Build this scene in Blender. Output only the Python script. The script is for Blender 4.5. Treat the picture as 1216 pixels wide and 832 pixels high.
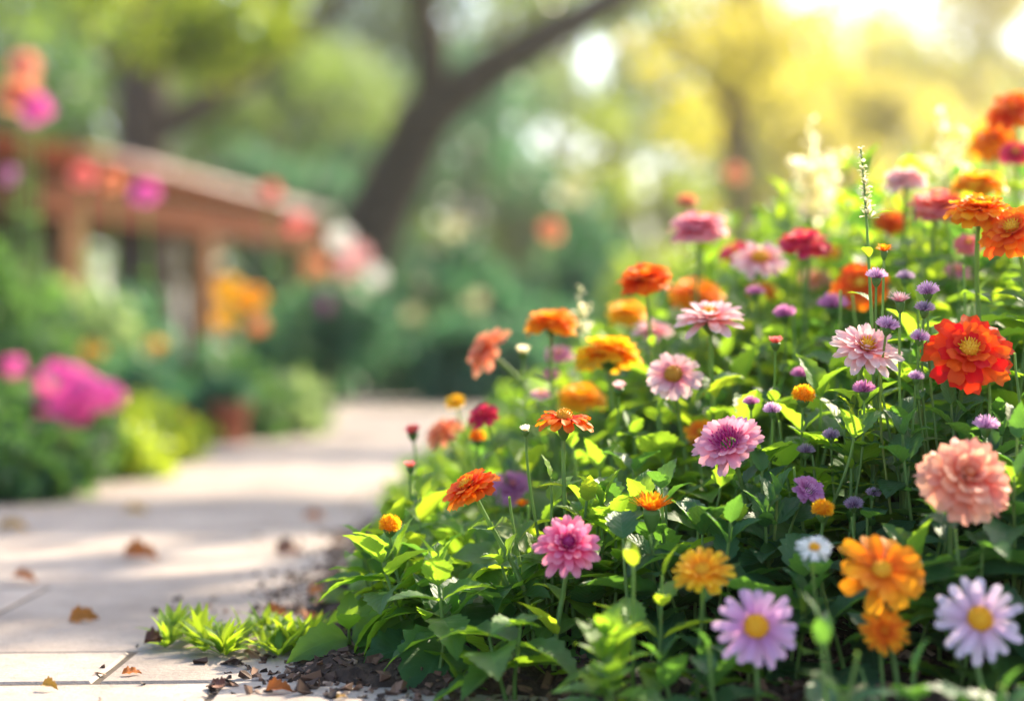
import bpy, math, random
import numpy as np
from mathutils import Vector

for o in list(bpy.data.objects):
    bpy.data.objects.remove(o)
SC = bpy.context.scene
COL = SC.collection
R = math.radians

# ------------------------------------------------------------------ camera, sky, sun, exposure
CAM_Z, FPX, CX, CY = 0.275, 2027.0, 608.0, 416.0      # focal length in photo pixels
cam_d = bpy.data.cameras.new("camera")
cam = bpy.data.objects.new("camera", cam_d); COL.objects.link(cam)
cam.location = (0, 0, CAM_Z); cam.rotation_euler = (R(90), 0, 0)
cam_d.sensor_width = 36.0; cam_d.lens = 60.0
cam_d.clip_start = 0.02; cam_d.clip_end = 3000
cam_d.dof.use_dof = True
cam_d.dof.focus_distance = 1.45
cam_d.dof.aperture_fstop = 0.060 / 0.031               # opening about 31 mm wide
cam_d.dof.aperture_blades = 0
SC.camera = cam

SUN_EL, SUN_AZ = 37.0, 42.0                            # azimuth: degrees to the right of the view axis
world = bpy.data.worlds.new("World"); SC.world = world
world.use_nodes = True
wt = world.node_tree
sky = wt.nodes.new("ShaderNodeTexSky"); sky.sky_type = 'NISHITA'; sky.sun_disc = False
sky.sun_elevation = R(SUN_EL); sky.sun_rotation = R(SUN_AZ)
sky.air_density = 1.0; sky.dust_density = 2.5; sky.ozone_density = 1.0
bg = wt.nodes["Background"]; bg.inputs["Strength"].default_value = 0.15
wt.links.new(sky.outputs[0], bg.inputs["Color"])

sun_d = bpy.data.lights.new("sun", 'SUN'); sun_d.energy = 4.8; sun_d.angle = R(0.5)
sun_d.color = (1.0, 0.86, 0.64)
sun = bpy.data.objects.new("sun", sun_d); COL.objects.link(sun)
sd = Vector((math.sin(R(SUN_AZ)) * math.cos(R(SUN_EL)), math.cos(R(SUN_AZ)) * math.cos(R(SUN_EL)), math.sin(R(SUN_EL))))
sun.rotation_euler = sd.to_track_quat('Z', 'Y').to_euler()
sun.location = (3, 6, 6)

SC.view_settings.view_transform = 'Standard'
SC.view_settings.look = 'None'
SC.view_settings.exposure = 1.68
SC.view_settings.gamma = 1.0
SC.view_settings.use_curve_mapping = False
SC.cycles.use_denoising = True
SC.cycles.max_bounces = 14
SC.cycles.transmission_bounces = 10
SC.cycles.diffuse_bounces = 10
SC.cycles.volume_bounces = 0
SC.cycles.sample_clamp_indirect = 6.0

# ------------------------------------------------------------------ helpers
rng = np.random.default_rng(7)
def U(a, b): return float(rng.uniform(a, b))
def V(*a): return np.array(a, float)
def nrm(v):
    l = np.linalg.norm(v)
    return v / l if l > 1e-9 else np.array((0, 0, 1.0))
def at(px, py, Y):
    """The world point seen at photo pixel (px, py) at depth Y."""
    return V((px - CX) / FPX * Y, Y, CAM_Z - (py - CY) / FPX * Y)

_faces = {}
def grid_faces(nr, nc):
    k = (nr, nc)
    if k not in _faces:
        i, j = np.meshgrid(np.arange(nr - 1), np.arange(nc - 1), indexing='ij')
        a = (i * nc + j).ravel()
        _faces[k] = np.stack([a, a + 1, a + nc + 1, a + nc], 1)
    return _faces[k]

class MB:
    """Collects quads; par = (u, v, random) on every vertex."""
    def __init__(s): s.v, s.f, s.p, s.n = [], [], [], 0
    def add(s, v, f, p):
        s.v.append(v); s.f.append(f + s.n); s.p.append(p); s.n += len(v)
    def xf(s, M, o):
        s.v = [x @ M.T + o for x in s.v]; return s
    def join(s, other):
        for v, f, p in zip(other.v, other.f, other.p):
            s.v.append(v); s.p.append(p)
        for f in other.f: s.f.append(f + s.n)
        s.n += other.n; return s
    def build(s, name, m, parent=None, origin=None, smooth=True):
        v = np.concatenate(s.v); f = np.concatenate(s.f); p = np.concatenate(s.p)
        if origin is not None: v = v - origin
        me = bpy.data.meshes.new(name)
        me.vertices.add(len(v)); me.vertices.foreach_set("co", v.astype(np.float32).ravel())
        me.loops.add(len(f) * 4); me.loops.foreach_set("vertex_index", f.astype(np.int32).ravel())
        me.polygons.add(len(f))
        me.polygons.foreach_set("loop_start", np.arange(0, len(f) * 4, 4, dtype=np.int32))
        me.polygons.foreach_set("use_smooth", np.full(len(f), smooth))
        at_ = me.attributes.new("par", 'FLOAT_VECTOR', 'POINT')
        at_.data.foreach_set("vector", p.astype(np.float32).ravel())
        me.update(calc_edges=True); me.validate()
        me.materials.append(m)
        o = bpy.data.objects.new(name, me); COL.objects.link(o)
        if parent is not None: o.parent = parent
        return o

def tag(o, label=None, cat=None, group=None, kind=None):
    if label: o["label"] = label
    if cat: o["category"] = cat
    if group: o["group"] = group
    if kind: o["kind"] = kind
    return o
def thing(name, loc, label, cat, group=None):
    o = bpy.data.objects.new(name, None); COL.objects.link(o)
    o.location = tuple(loc); o.empty_display_size = 0.02
    return tag(o, label, cat, group)

def p_ovate(t):   return np.clip(np.sin(np.pi * np.clip(t, 0, 1) ** 0.66), 0, 1) ** 0.98
def p_lance(t):   return np.clip(np.sin(np.pi * np.clip(t, 0, 1) ** 0.8), 0, 1) ** 1.15
def p_round(t):   return 0.32 + 0.68 * np.sin(np.pi * 0.5 * np.clip(t / 0.72, 0, 1)) ** 1.4 * np.where(t > 0.8, np.sqrt(np.clip(1 - ((t - 0.8) / 0.235) ** 2, 0, 1)), 1)
def p_strap(t):   return (0.55 + 0.45 * np.sin(np.pi * 0.5 * np.clip(t / 0.65, 0, 1))) * np.where(t > 0.84, np.sqrt(np.clip(1 - ((t - 0.84) / 0.18) ** 2, 0, 1)), 1)
def p_point(t):   return (0.5 + 0.5 * np.sin(np.pi * 0.5 * np.clip(t / 0.5, 0, 1))) * np.where(t > 0.55, np.clip(1 - ((t - 0.55) / 0.46) ** 1.8, 0.0, 1), 1)

def p_petal(t):   return (0.45 + 0.55 * np.sin(np.pi * 0.5 * np.clip(t / 0.55, 0, 1))) * np.where(t > 0.6, np.sqrt(np.clip(1 - ((t - 0.6) / 0.41) ** 2.2, 0, 1)), 1)

def strip(mb, o, d, n, L, W, prof, nr=8, nc=5, a0=0., curl=0., fold=0., wave=0., serr=0., bend=0., notch=0., rnd=None):
    """A leaf or petal: a blade growing from o along d with upper side n."""
    d = nrm(d); n = nrm(n - d * np.dot(n, d)); s = np.cross(d, n)
    t = np.linspace(0, 1, nr); u = np.linspace(-1, 1, nc)
    ang = a0 - curl * t
    am = (ang[1:] + ang[:-1]) / 2; ds = L / (nr - 1)
    x = np.concatenate([[0], np.cumsum(np.cos(am) * ds)]); z = np.concatenate([[0], np.cumsum(np.sin(am) * ds)])
    w = W / 2 * prof(t)
    T, UU = np.meshgrid(t, u, indexing='ij')
    ww = w[:, None] * np.ones_like(u)[None]
    if serr:
        saw = np.where(np.arange(nr) % 2 == 0, 1 + serr, 1 - serr)[:, None]
        ww = np.where(np.abs(UU) > 0.9, ww * saw, ww)
    h = fold * np.abs(UU) ** 1.3 * ww
    if wave:
        ph = U(0, 6.28); fr = U(2.0, 3.4)
        h = h + wave * W * np.sin(T * fr * 6.28 + ph + UU * 1.2) * np.abs(UU) * np.sin(np.pi * np.clip(T, 0, 1)) \
              + 0.5 * wave * W * np.sin(UU * 2.5 + ph) * T
    xs = x[:, None] - notch * L * (1 - np.abs(UU)) * np.clip((T - 0.75) / 0.25, 0, 1)
    sb = bend * L * T ** 2
    la = ang[:, None]
    v = o + (xs - np.sin(la) * h)[..., None] * d + (z[:, None] + np.cos(la) * h)[..., None] * n + (UU * ww + sb)[..., None] * s
    r = U(0, 1) if rnd is None else rnd
    p = np.stack([(UU + 1) / 2, T, np.full_like(T, r)], -1)
    mb.add(v.reshape(-1, 3), grid_faces(nr, nc), p.reshape(-1, 3))

BLOOMS = []
def covers(p, d, L):
    """True where a leaf of length L at p would grow over the face of a bloom already standing there."""
    for f in (.35, .7, 1.0):
        q = p + d * L * f
        x, z = q[0] / q[1], (q[2] - CAM_Z) / q[1]
        for bx, bz, br, bY in BLOOMS:
            if q[1] < bY + .01 and (x - bx) ** 2 + (z - bz) ** 2 < br * br: return True
    return False
def bez(p0, p1, p2, p3, n):
    t = np.linspace(0, 1, n)[:, None]
    return (1 - t) ** 3 * p0 + 3 * t * (1 - t) ** 2 * p1 + 3 * t * t * (1 - t) * p2 + t ** 3 * p3
def tube(mb, pts, rad, ns=7, rnd=0.5, rough=0.0):
    pts = np.asarray(pts, float); n = len(pts)
    rad = np.broadcast_to(np.asarray(rad, float), (n,)) if np.ndim(rad) else np.full(n, rad)
    tg = np.gradient(pts, axis=0)
    ref = np.array((0.31, 0.17, 0.05)); rows = []
    th = np.linspace(0, 2 * np.pi, ns + 1)
    for i in range(n):
        t = nrm(tg[i]); a = nrm(np.cross(t, ref + (0 if abs(np.dot(t, nrm(ref))) < .95 else 1) * V(0, 1, 0))); b = np.cross(t, a)
        rr = rad[i] * (1 + rough * rng.uniform(-1, 1, ns + 1)); rr[-1] = rr[0]
        rows.append(pts[i] + rr[:, None] * (np.cos(th)[:, None] * a + np.sin(th)[:, None] * b))
    v = np.concatenate(rows)
    T, UU = np.meshgrid(np.linspace(0, 1, n), np.linspace(0, 1, ns + 1), indexing='ij')
    mb.add(v, grid_faces(n, ns + 1), np.stack([UU, T, np.full_like(T, rnd)], -1).reshape(-1, 3))
def lathe(mb, prof, ns=10, rnd=0.5):
    prof = np.asarray(prof, float); th = np.linspace(0, 2 * np.pi, ns + 1)
    v = np.stack([prof[:, 0][:, None] * np.cos(th), prof[:, 0][:, None] * np.sin(th), prof[:, 1][:, None] * np.ones_like(th)], -1)
    T, UU = np.meshgrid(np.linspace(0, 1, len(prof)), np.linspace(0, 1, ns + 1), indexing='ij')
    mb.add(v.reshape(-1, 3), grid_faces(len(prof), ns + 1), np.stack([UU, T, np.full_like(T, rnd)], -1).reshape(-1, 3))
def box(mb, c, size, M=None, rnd=0.5, bev=0.0):
    sx, sy, sz = np.asarray(size) / 2
    if bev:
        b = bev
        zs = [(-sz, 0), (sz - b, 0), (sz, b)]
        v, f = [], []
        for z, i in zs: v += [(-sx + i, -sy + i, z), (sx - i, -sy + i, z), (sx - i, sy - i, z), (-sx + i, sy - i, z)]
        for k in (0, 4): f += [(k + i, k + (i + 1) % 4, k + 4 + (i + 1) % 4, k + 4 + i) for i in range(4)]
        f += [(8, 9, 10, 11), (3, 2, 1, 0)]
    else:
        v = [(x, y, z) for z in (-sz, sz) for x, y in ((-sx, -sy), (sx, -sy), (sx, sy), (-sx, sy))]
        f = [(i, (i + 1) % 4, 4 + (i + 1) % 4, 4 + i) for i in range(4)] + [(4, 5, 6, 7), (3, 2, 1, 0)]
    v = np.array(v, float)
    p = np.concatenate([v / (2 * np.array((sx, sy, sz))) + .5], 0); p[:, 2] = rnd
    if M is not None: v = v @ M.T
    mb.add(v + np.asarray(c), np.array(f), p)
def frame_from(n):
    n = nrm(n); a = nrm(np.cross(V(0.13, 0.97, 0.2), n)); b = np.cross(n, a)
    return np.stack([a, b, n], 1)

def leaf_cloud(mb, centres, spread, n, size, flat=0.0, rs=None, asp=0.55):
    """n small folded leaves (two quads each) spread round the clump centres."""
    g = rs or rng
    c = np.asarray(centres); k = g.integers(0, len(c), n)
    d = g.normal(size=(n, 3)); d /= np.linalg.norm(d, axis=1)[:, None]
    rad = np.cbrt(g.uniform(0.02, 1, n))[:, None]
    sp = np.asarray(spread); sp = sp[k] if sp.ndim == 2 else sp
    pos = c[k] + d * rad * sp
    ax = g.normal(size=(n, 3)); ax[:, 2] -= 0.5; ax /= np.linalg.norm(ax, axis=1)[:, None]
    up = g.normal(size=(n, 3)) * (1 - flat) + d * .5; up[:, 2] += 0.8
    up -= ax * (up * ax).sum(1)[:, None]; up /= np.linalg.norm(up, axis=1)[:, None]
    s = np.cross(ax, up)
    sz = (size * g.uniform(0.6, 1.3, n))[:, None]
    w = sz * asp / 2
    A = pos; B = pos + ax * sz * .5 + s * w + up * w * .4; C_ = pos + ax * sz - up * sz * .12; D = pos + ax * sz * .5 - s * w + up * w * .4
    E = pos + ax * sz * .5
    v = np.stack([A, B, C_, D, E], 1).reshape(-1, 3)
    b = (np.arange(n) * 5)[:, None]
    f = np.concatenate([b + np.array([[0, 4, 2, 1]]), b + np.array([[0, 3, 2, 4]])])
    r = g.uniform(0, 1, n) * 0.6 + (k * 0.37 % 1) * 0.4
    p = np.stack([np.tile([.5, 1, .5, 0, .5], n), np.tile([0, .5, 1, .5, .5], n), np.repeat(r, 5)], 1)
    mb.add(v, f, p)

# ------------------------------------------------------------------ materials
def new_mat(name):
    m = bpy.data.materials.new(name); m.use_nodes = True
    nt = m.node_tree
    for n in list(nt.nodes): nt.nodes.remove(n)
    out = nt.nodes.new("ShaderNodeOutputMaterial")
    return m, nt, out
def N(nt, t, **kw):
    n = nt.nodes.new(t)
    for k, v in kw.items(): setattr(n, k, v)
    return n
def math_(nt, op, a, b=None, c=None, clamp=False):
    n = N(nt, "ShaderNodeMath", operation=op, use_clamp=clamp)
    for i, x in enumerate((a, b, c)):
        if x is None: continue
        if hasattr(x, "is_linked"): nt.links.new(x, n.inputs[i])
        else: n.inputs[i].default_value = x
    return n.outputs[0]
def ramp(nt, fac, stops):
    r = N(nt, "ShaderNodeValToRGB"); el = r.color_ramp.elements
    while len(el) < len(stops): el.new(0.5)
    for e, (p, c) in zip(el, stops): e.position = p; e.color = (*c, 1)
    nt.links.new(fac, r.inputs[0]); return r.outputs[0]
def mixc(nt, fac, a, b, mode='MIX'):
    n = N(nt, "ShaderNodeMix", data_type='RGBA', blend_type=mode)
    for i, x in ((0, fac), (6, a), (7, b)):
        if hasattr(x, "is_linked"): nt.links.new(x, n.inputs[i])
        else: n.inputs[i].default_value = x if i == 0 else (*x, 1)
    return n.outputs[2]
def par(nt):
    a = N(nt, "ShaderNodeAttribute", attribute_name="par"); s = N(nt, "ShaderNodeSeparateXYZ")
    nt.links.new(a.outputs["Vector"], s.inputs[0]); return s.outputs
def noise(nt, scale, detail=4, rough=.55, obj=True):
    tc = N(nt, "ShaderNodeTexCoord"); n = N(nt, "ShaderNodeTexNoise")
    n.inputs["Scale"].default_value = scale; n.inputs["Detail"].default_value = detail; n.inputs["Roughness"].default_value = rough
    nt.links.new(tc.outputs["Object"], n.inputs["Vector"]); return n.outputs["Fac"]

def leaf_mat(name, dark, light, trans, tw=0.4, rough=0.48, veins=True, spec=0.33, edge=None):
    m, nt, out = new_mat(name); P = par(nt); L = nt.links
    col = ramp(nt, P[2], [(0, dark), (1, light)])
    bs = N(nt, "ShaderNodeBsdfPrincipled")
    tr = N(nt, "ShaderNodeBsdfTranslucent")
    tcol = mixc(nt, math_(nt, 'MULTIPLY', P[2], 0.5), trans, tuple(min(1, c * 1.5) for c in trans))
    if veins:
        au = math_(nt, 'ABSOLUTE', math_(nt, 'MULTIPLY_ADD', P[0], 2.0, -1.0))
        ph = math_(nt, 'FRACT', math_(nt, 'MULTIPLY', math_(nt, 'MULTIPLY_ADD', au, -0.26, P[1]), 8.0))
        tri = math_(nt, 'ABSOLUTE', math_(nt, 'SUBTRACT', ph, 0.5))           # 0 on the vein, .5 between
        vein = math_(nt, 'SUBTRACT', 1.0, math_(nt, 'MULTIPLY', tri, 9.0), clamp=True)
        rib = math_(nt, 'SUBTRACT', 1.0, math_(nt, 'MULTIPLY', au, 11.0), clamp=True)
        vr = math_(nt, 'MAXIMUM', math_(nt, 'MULTIPLY', vein, 0.55), rib)
        col = mixc(nt, math_(nt, 'MULTIPLY', vr, 0.6), col, tuple(min(1, c * 2.2 + .02) for c in light))
        nz = noise(nt, 420, 2)
        hgt = math_(nt, 'ADD', math_(nt, 'MULTIPLY', math_(nt, 'POWER', tri, 0.6), 1.0), math_(nt, 'MULTIPLY', nz, 0.5))
        hgt = math_(nt, 'SUBTRACT', hgt, math_(nt, 'MULTIPLY', rib, 0.8))
        bp = N(nt, "ShaderNodeBump"); bp.inputs["Strength"].default_value = 0.55; bp.inputs["Distance"].default_value = 0.0010
        L.new(hgt, bp.inputs["Height"]); L.new(bp.outputs[0], bs.inputs["Normal"])
        tcol = mixc(nt, math_(nt, 'MULTIPLY', vr, 0.35), tcol, tuple(c * .6 for c in trans))
    nz2 = noise(nt, 35, 3)
    col = mixc(nt, 0.5, col, ramp(nt, nz2, [(0.3, tuple(c * .65 for c in dark)), (0.7, tuple(min(1, c * 1.25) for c in light))]))
    old = math_(nt, 'MULTIPLY', math_(nt, 'SUBTRACT', math_(nt, 'FRACT', math_(nt, 'MULTIPLY', P[2], 57.3)), .93), 12.0, clamp=True)
    col = mixc(nt, math_(nt, 'MULTIPLY', old, .55), col, (.26, .22, .03))
    sp = math_(nt, 'MULTIPLY', math_(nt, 'SUBTRACT', noise(nt, 70, 3, .6), .63), 9.0, clamp=True)
    col = mixc(nt, math_(nt, 'MULTIPLY', sp, .45), col, (.16, .13, .035))
    L.new(col, bs.inputs["Base Color"]); L.new(tcol, tr.inputs["Color"])
    bs.inputs["Roughness"].default_value = rough; bs.inputs["Specular IOR Level"].default_value = spec
    mx = N(nt, "ShaderNodeMixShader"); mx.inputs[0].default_value = tw
    L.new(bs.outputs[0], mx.inputs[1]); L.new(tr.outputs[0], mx.inputs[2]); L.new(mx.outputs[0], out.inputs[0])
    return m

_pm = {}
def petal_mat(name, base, mid, tip, tw=0.5, var=0.20, rough=0.55):
    if name in _pm: return _pm[name]
    m, nt, out = new_mat(name); P = par(nt); L = nt.links
    col = ramp(nt, P[1], [(0.0, base), (0.42, mid), (0.85, tip)])
    # fine lengthwise streaks and one shade per petal
    tc = N(nt, "ShaderNodeCombineXYZ")
    L.new(math_(nt, 'MULTIPLY', P[0], 9.0), tc.inputs[0]); L.new(math_(nt, 'MULTIPLY', P[1], 1.2), tc.inputs[1]); L.new(math_(nt, 'MULTIPLY', P[2], 40.0), tc.inputs[2])
    nz = N(nt, "ShaderNodeTexNoise"); nz.inputs["Scale"].default_value = 1.0; nz.inputs["Detail"].default_value = 3
    L.new(tc.outputs[0], nz.inputs["Vector"])
    f = math_(nt, 'MULTIPLY', math_(nt, 'SUBTRACT', nz.outputs["Fac"], 0.35), 1.6, clamp=True)
    col = mixc(nt, math_(nt, 'MULTIPLY', f, var), col, base)
    rim = math_(nt, 'MULTIPLY', math_(nt, 'SUBTRACT', P[1], .90), 8.0, clamp=True)
    wn = math_(nt, 'MULTIPLY', math_(nt, 'SUBTRACT', noise(nt, 90, 3), .56), 8.0, clamp=True)
    col = mixc(nt, math_(nt, 'MULTIPLY', math_(nt, 'MULTIPLY', rim, wn), .5), col, (.22, .10, .035))
    hs = N(nt, "ShaderNodeHueSaturation"); L.new(col, hs.inputs["Color"])
    L.new(math_(nt, 'MULTIPLY_ADD', P[2], 0.03, 0.485), hs.inputs["Hue"]); L.new(math_(nt, 'MULTIPLY_ADD', P[2], 0.24, 0.92), hs.inputs["Value"])
    bs = N(nt, "ShaderNodeBsdfPrincipled"); tr = N(nt, "ShaderNodeBsdfTranslucent"); mx = N(nt, "ShaderNodeMixShader")
    L.new(hs.outputs[0], bs.inputs["Base Color"]); L.new(hs.outputs[0], tr.inputs["Color"])
    bs.inputs["Roughness"].default_value = rough; bs.inputs["Specular IOR Level"].default_value = 0.25
    bp = N(nt, "ShaderNodeBump"); bp.inputs["Strength"].default_value = 0.35; bp.inputs["Distance"].default_value = 0.0008
    L.new(nz.outputs["Fac"], bp.inputs["Height"]); L.new(bp.outputs[0], bs.inputs["Normal"])
    mx.inputs[0].default_value = tw
    L.new(bs.outputs[0], mx.inputs[1]); L.new(tr.outputs[0], mx.inputs[2]); L.new(mx.outputs[0], out.inputs[0])
    _pm[name] = m; return m

def plain_mat(name, c1, c2, scale=30, rough=0.7, bump=0.0, bdist=0.002, spec=0.3, detail=5, usepar=False):
    m, nt, out = new_mat(name); L = nt.links
    nz = noise(nt, scale, detail)
    col = ramp(nt, nz, [(0.3, c1), (0.7, c2)])
    if usepar:
        P = par(nt)
        hs = N(nt, "ShaderNodeHueSaturation"); L.new(col, hs.inputs["Color"])
        L.new(math_(nt, 'MULTIPLY_ADD', P[2], 0.9, 0.55), hs.inputs["Value"]); L.new(math_(nt, 'MULTIPLY_ADD', P[2], 0.05, 0.475), hs.inputs["Hue"]); col = hs.outputs[0]
    bs = N(nt, "ShaderNodeBsdfPrincipled"); L.new(col, bs.inputs["Base Color"])
    bs.inputs["Roughness"].default_value = rough; bs.inputs["Specular IOR Level"].default_value = spec
    if bump:
        bp = N(nt, "ShaderNodeBump"); bp.inputs["Strength"].default_value = bump; bp.inputs["Distance"].default_value = bdist
        L.new(nz, bp.inputs["Height"]); L.new(bp.outputs[0], bs.inputs["Normal"])
    L.new(bs.outputs[0], out.inputs[0]); return m

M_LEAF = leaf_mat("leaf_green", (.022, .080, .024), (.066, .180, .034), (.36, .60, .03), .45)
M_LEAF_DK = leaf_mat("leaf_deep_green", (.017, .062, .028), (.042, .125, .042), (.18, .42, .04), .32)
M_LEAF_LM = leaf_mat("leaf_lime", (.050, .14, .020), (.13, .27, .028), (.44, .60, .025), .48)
M_STEM = leaf_mat("stem_green", (.10, .20, .045), (.19, .31, .09), (.32, .48, .08), .3, .5, veins=False)
M_CALYX = leaf_mat("calyx_green", (.05, .14, .025), (.12, .24, .05), (.25, .4, .04), .2, .5, veins=False)
M_SHRUB = leaf_mat("shrub_leaf", (.020, .070, .030), (.045, .12, .045), (.16, .34, .05), .35, .4, veins=False)
M_TEAL = leaf_mat("blue_green_leaf", (.024, .080, .046), (.056, .138, .078), (.12, .34, .14), .35, .4, veins=False)
M_BRIGHT = leaf_mat("bright_leaf", (.06, .14, .022), (.13, .24, .03), (.42, .52, .03), .48, .45, veins=False)
M_GOLD = leaf_mat("golden_leaf", (.12, .15, .02), (.23, .22, .03), (.66, .58, .06), .52, .45, veins=False)
M_TREE = leaf_mat("tree_leaf", (.025, .075, .022), (.065, .14, .03), (.28, .42, .04), .42, .4, veins=False)
M_PALE = leaf_mat("pale_leaf", (.10, .17, .08), (.20, .27, .14), (.35, .48, .16), .4, .45, veins=False)
M_BARK = plain_mat("bark", (.028, .019, .014), (.075, .052, .038), 9, .9, .8, .02)
M_BARK_R = plain_mat("warm_bark", (.09, .045, .022), (.17, .09, .04), 9, .9, .8, .02)
M_WOOD = plain_mat("stained_wood", (.095, .027, .011), (.16, .048, .019), 6, .85, .3, .004, spec=.1)
M_TILE = plain_mat("red_brown_roof", (.15, .036, .014), (.24, .065, .026), 5, .95, .4, .01, spec=.05)
M_ROOF_LIT = plain_mat("roof_sunlit_paint", (.70, .58, .54), (.82, .74, .70), 3, .7, .2, .006)  # same roof, coloured pale where the sunlight falls
M_WOOD_SHADE = plain_mat("shade_dark_wood", (.035, .022, .015), (.075, .045, .03), 6, .8, .3, .004)  # dark tone of the added panel, standing in for shade
M_POST = plain_mat("pale_brown_post", (.17, .075, .035), (.26, .125, .06), 6, .85, .3, .004, spec=.1)
M_TERRA = plain_mat("terracotta", (.22, .065, .035), (.32, .11, .06), 18, .75, .2, .002)
M_STONE_P = plain_mat("grey_stone", (.20, .17, .15), (.34, .30, .27), 14, .8, .4, .004)

# ------------------------------------------------------------------ the setting: ground, path, bed soil
def sm(x): x = np.clip(x, 0, 1); return x * x * (3 - 2 * x)
def bed_in(X, Y):
    """Distance inside the planting bed (negative outside)."""
    xl = -0.205 - 0.012 * np.maximum(Y - 1.5, 0) + 0.018 * np.sin(Y * 9.0) + 0.010 * np.sin(Y * 23.0 + 1)
    yf = 1.40 - 0.40 * np.maximum(X + 0.13, 0) + 0.016 * np.sin(X * 21.0)
    yf = np.maximum(yf, 0.98)
    c = np.minimum(X - xl, Y - yf)
    return np.minimum(c, 3.6 - Y)
_yk = (1.10, 1.25, 1.45, 1.70, 2.0, 2.6, 3.4)
_ck = ((.045, .06, .105, .150, .185, .19, .18), (.04, .10, .40, .62, .80, .75, .7), (.07, .10, .29, .41, .50, .53, .48))
def canopy(X, Y):
    a, b, c = (np.interp(Y, _yk, k) for k in _ck)
    return np.minimum(np.maximum(a + b * X, 0.05), c)
def soil_z(X, Y):
    d = bed_in(X, Y)
    z = -0.022 + 0.034 * sm((d + 0.03) / 0.07)
    return z + 0.32 * np.maximum(canopy(X, Y) - 0.05, 0) * sm(d / 0.35)
def vnoise(X, Y, s, seed):
    g = np.random.default_rng(seed); t = g.uniform(-1, 1, (64, 64))
    x, y = X * s, Y * s; i, j = np.floor(x).astype(int), np.floor(y).astype(int); fx, fy = sm(x - i), sm(y - j)
    q = lambda a, b: t[a % 64, b % 64]
    return (q(i, j) * (1 - fx) + q(i + 1, j) * fx) * (1 - fy) + (q(i, j + 1) * (1 - fx) + q(i + 1, j + 1) * fx) * fy

def sheet(name, xs, ys, zf, m, kind="structure"):
    X, Y = np.meshgrid(xs, ys, indexing='ij'); Z = zf(X, Y)
    mb = MB(); mb.add(np.stack([X, Y, Z], -1).reshape(-1, 3), grid_faces(len(xs), len(ys))[:, ::-1],
                      np.stack([X * 0, Y * 0, X * 0 + .5], -1).reshape(-1, 3))
    return tag(mb.build(name, m), kind=kind)

m, nt, out = new_mat("grass_ground")
nz = noise(nt, 1.4, 6); nz2 = noise(nt, 26, 4)
col = mixc(nt, nz2, ramp(nt, nz, [(.35, (.035, .075, .02)), (.65, (.075, .12, .032))]), (.05, .07, .025))
bs = N(nt, "ShaderNodeBsdfPrincipled"); nt.links.new(col, bs.inputs["Base Color"]); bs.inputs["Roughness"].default_value = .9
nt.links.new(bs.outputs[0], out.inputs[0]); M_GROUND = m
xs = np.concatenate([np.linspace(-900, -20, 14), np.linspace(-14, 14, 40), np.linspace(20, 900, 14)])
ys = np.concatenate([np.linspace(-60, -2, 8), np.linspace(-1, 40, 50), np.linspace(60, 1800, 14)])
tag(sheet("ground", xs, ys, lambda X, Y: -0.03 + 0.0 * X, M_GROUND), kind="structure")

# paving: separate slabs with open joints over a dirt bedding
m, nt, out = new_mat("paving_stone"); L = nt.links
P = par(nt)
nz = noise(nt, 7, 6, .6); nzf = noise(nt, 160, 4, .7); nzm = noise(nt, 38, 5, .65)
base = ramp(nt, nz, [(.3, (.215, .172, .145)), (.55, (.32, .265, .225)), (.75, (.40, .335, .285))])
hs = N(nt, "ShaderNodeHueSaturation"); L.new(base, hs.inputs["Color"]); L.new(math_(nt, 'MULTIPLY_ADD', P[2], .35, .78), hs.inputs["Value"])
stain = math_(nt, 'MULTIPLY', math_(nt, 'SUBTRACT', nzm, .50), 4.5, clamp=True)
col = mixc(nt, math_(nt, 'MULTIPLY', stain, .5), hs.outputs[0], (.17, .13, .105))
col = mixc(nt, math_(nt, 'MULTIPLY', math_(nt, 'SUBTRACT', nzf, .55), 2.2, clamp=True), col, (.12, .10, .09))
bs = N(nt, "ShaderNodeBsdfPrincipled"); L.new(col, bs.inputs["Base Color"]); bs.inputs["Roughness"].default_value = .72; bs.inputs["Specular IOR Level"].default_value = .35
bp = N(nt, "ShaderNodeBump"); bp.inputs["Strength"].default_value = .6; bp.inputs["Distance"].default_value = .0025
L.new(math_(nt, 'ADD', nzf, math_(nt, 'MULTIPLY', nzm, 1.5)), bp.inputs["Height"]); L.new(bp.outputs[0], bs.inputs["Normal"])
L.new(bs.outputs[0], out.inputs[0]); M_PAVE = m
pv = MB()
ys_, y = [], 0.30
row = 0
edges = [0.30, 0.62, 0.95, 1.20, 1.405, 1.552]
while edges[-1] < 9.9: edges.append(edges[-1] + U(.34, .50))
for r in range(len(edges) - 1):
    y0, y1 = edges[r], edges[r + 1]
    x = -1.02 - U(0, .2)
    xe = 0.75 if y1 < 1.6 else -0.10
    while x < xe:
        w = U(.62, 1.05)
        tilt = 0.06
        c = V(x + w / 2, (y0 + y1) / 2 + tilt * (x + w / 2 + .5), -0.02 + U(-.0006, .0006))
        # sheared slab so the courses run slightly skew, as in the photo
        M = np.array([[1, 0, 0], [tilt, 1, 0], [U(-.001, .001), U(-.003, .003), 1]])
        box(pv, c, (w - .006, (y1 - y0) - .006, .04), M, rnd=U(0, 1), bev=.0025)
        x += w
tag(pv.build("path", M_PAVE, smooth=False), kind="structure")
M_DIRT = plain_mat("path_bedding", (.05, .038, .028), (.10, .075, .055), 60, .95, .5, .004)
sheet("path_bedding", np.linspace(-1.25, 0.8, 60), np.linspace(.2, 10.3, 300), lambda X, Y: -0.0022 + 0.0012 * vnoise(X, Y, 14, 3), M_DIRT)

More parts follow.
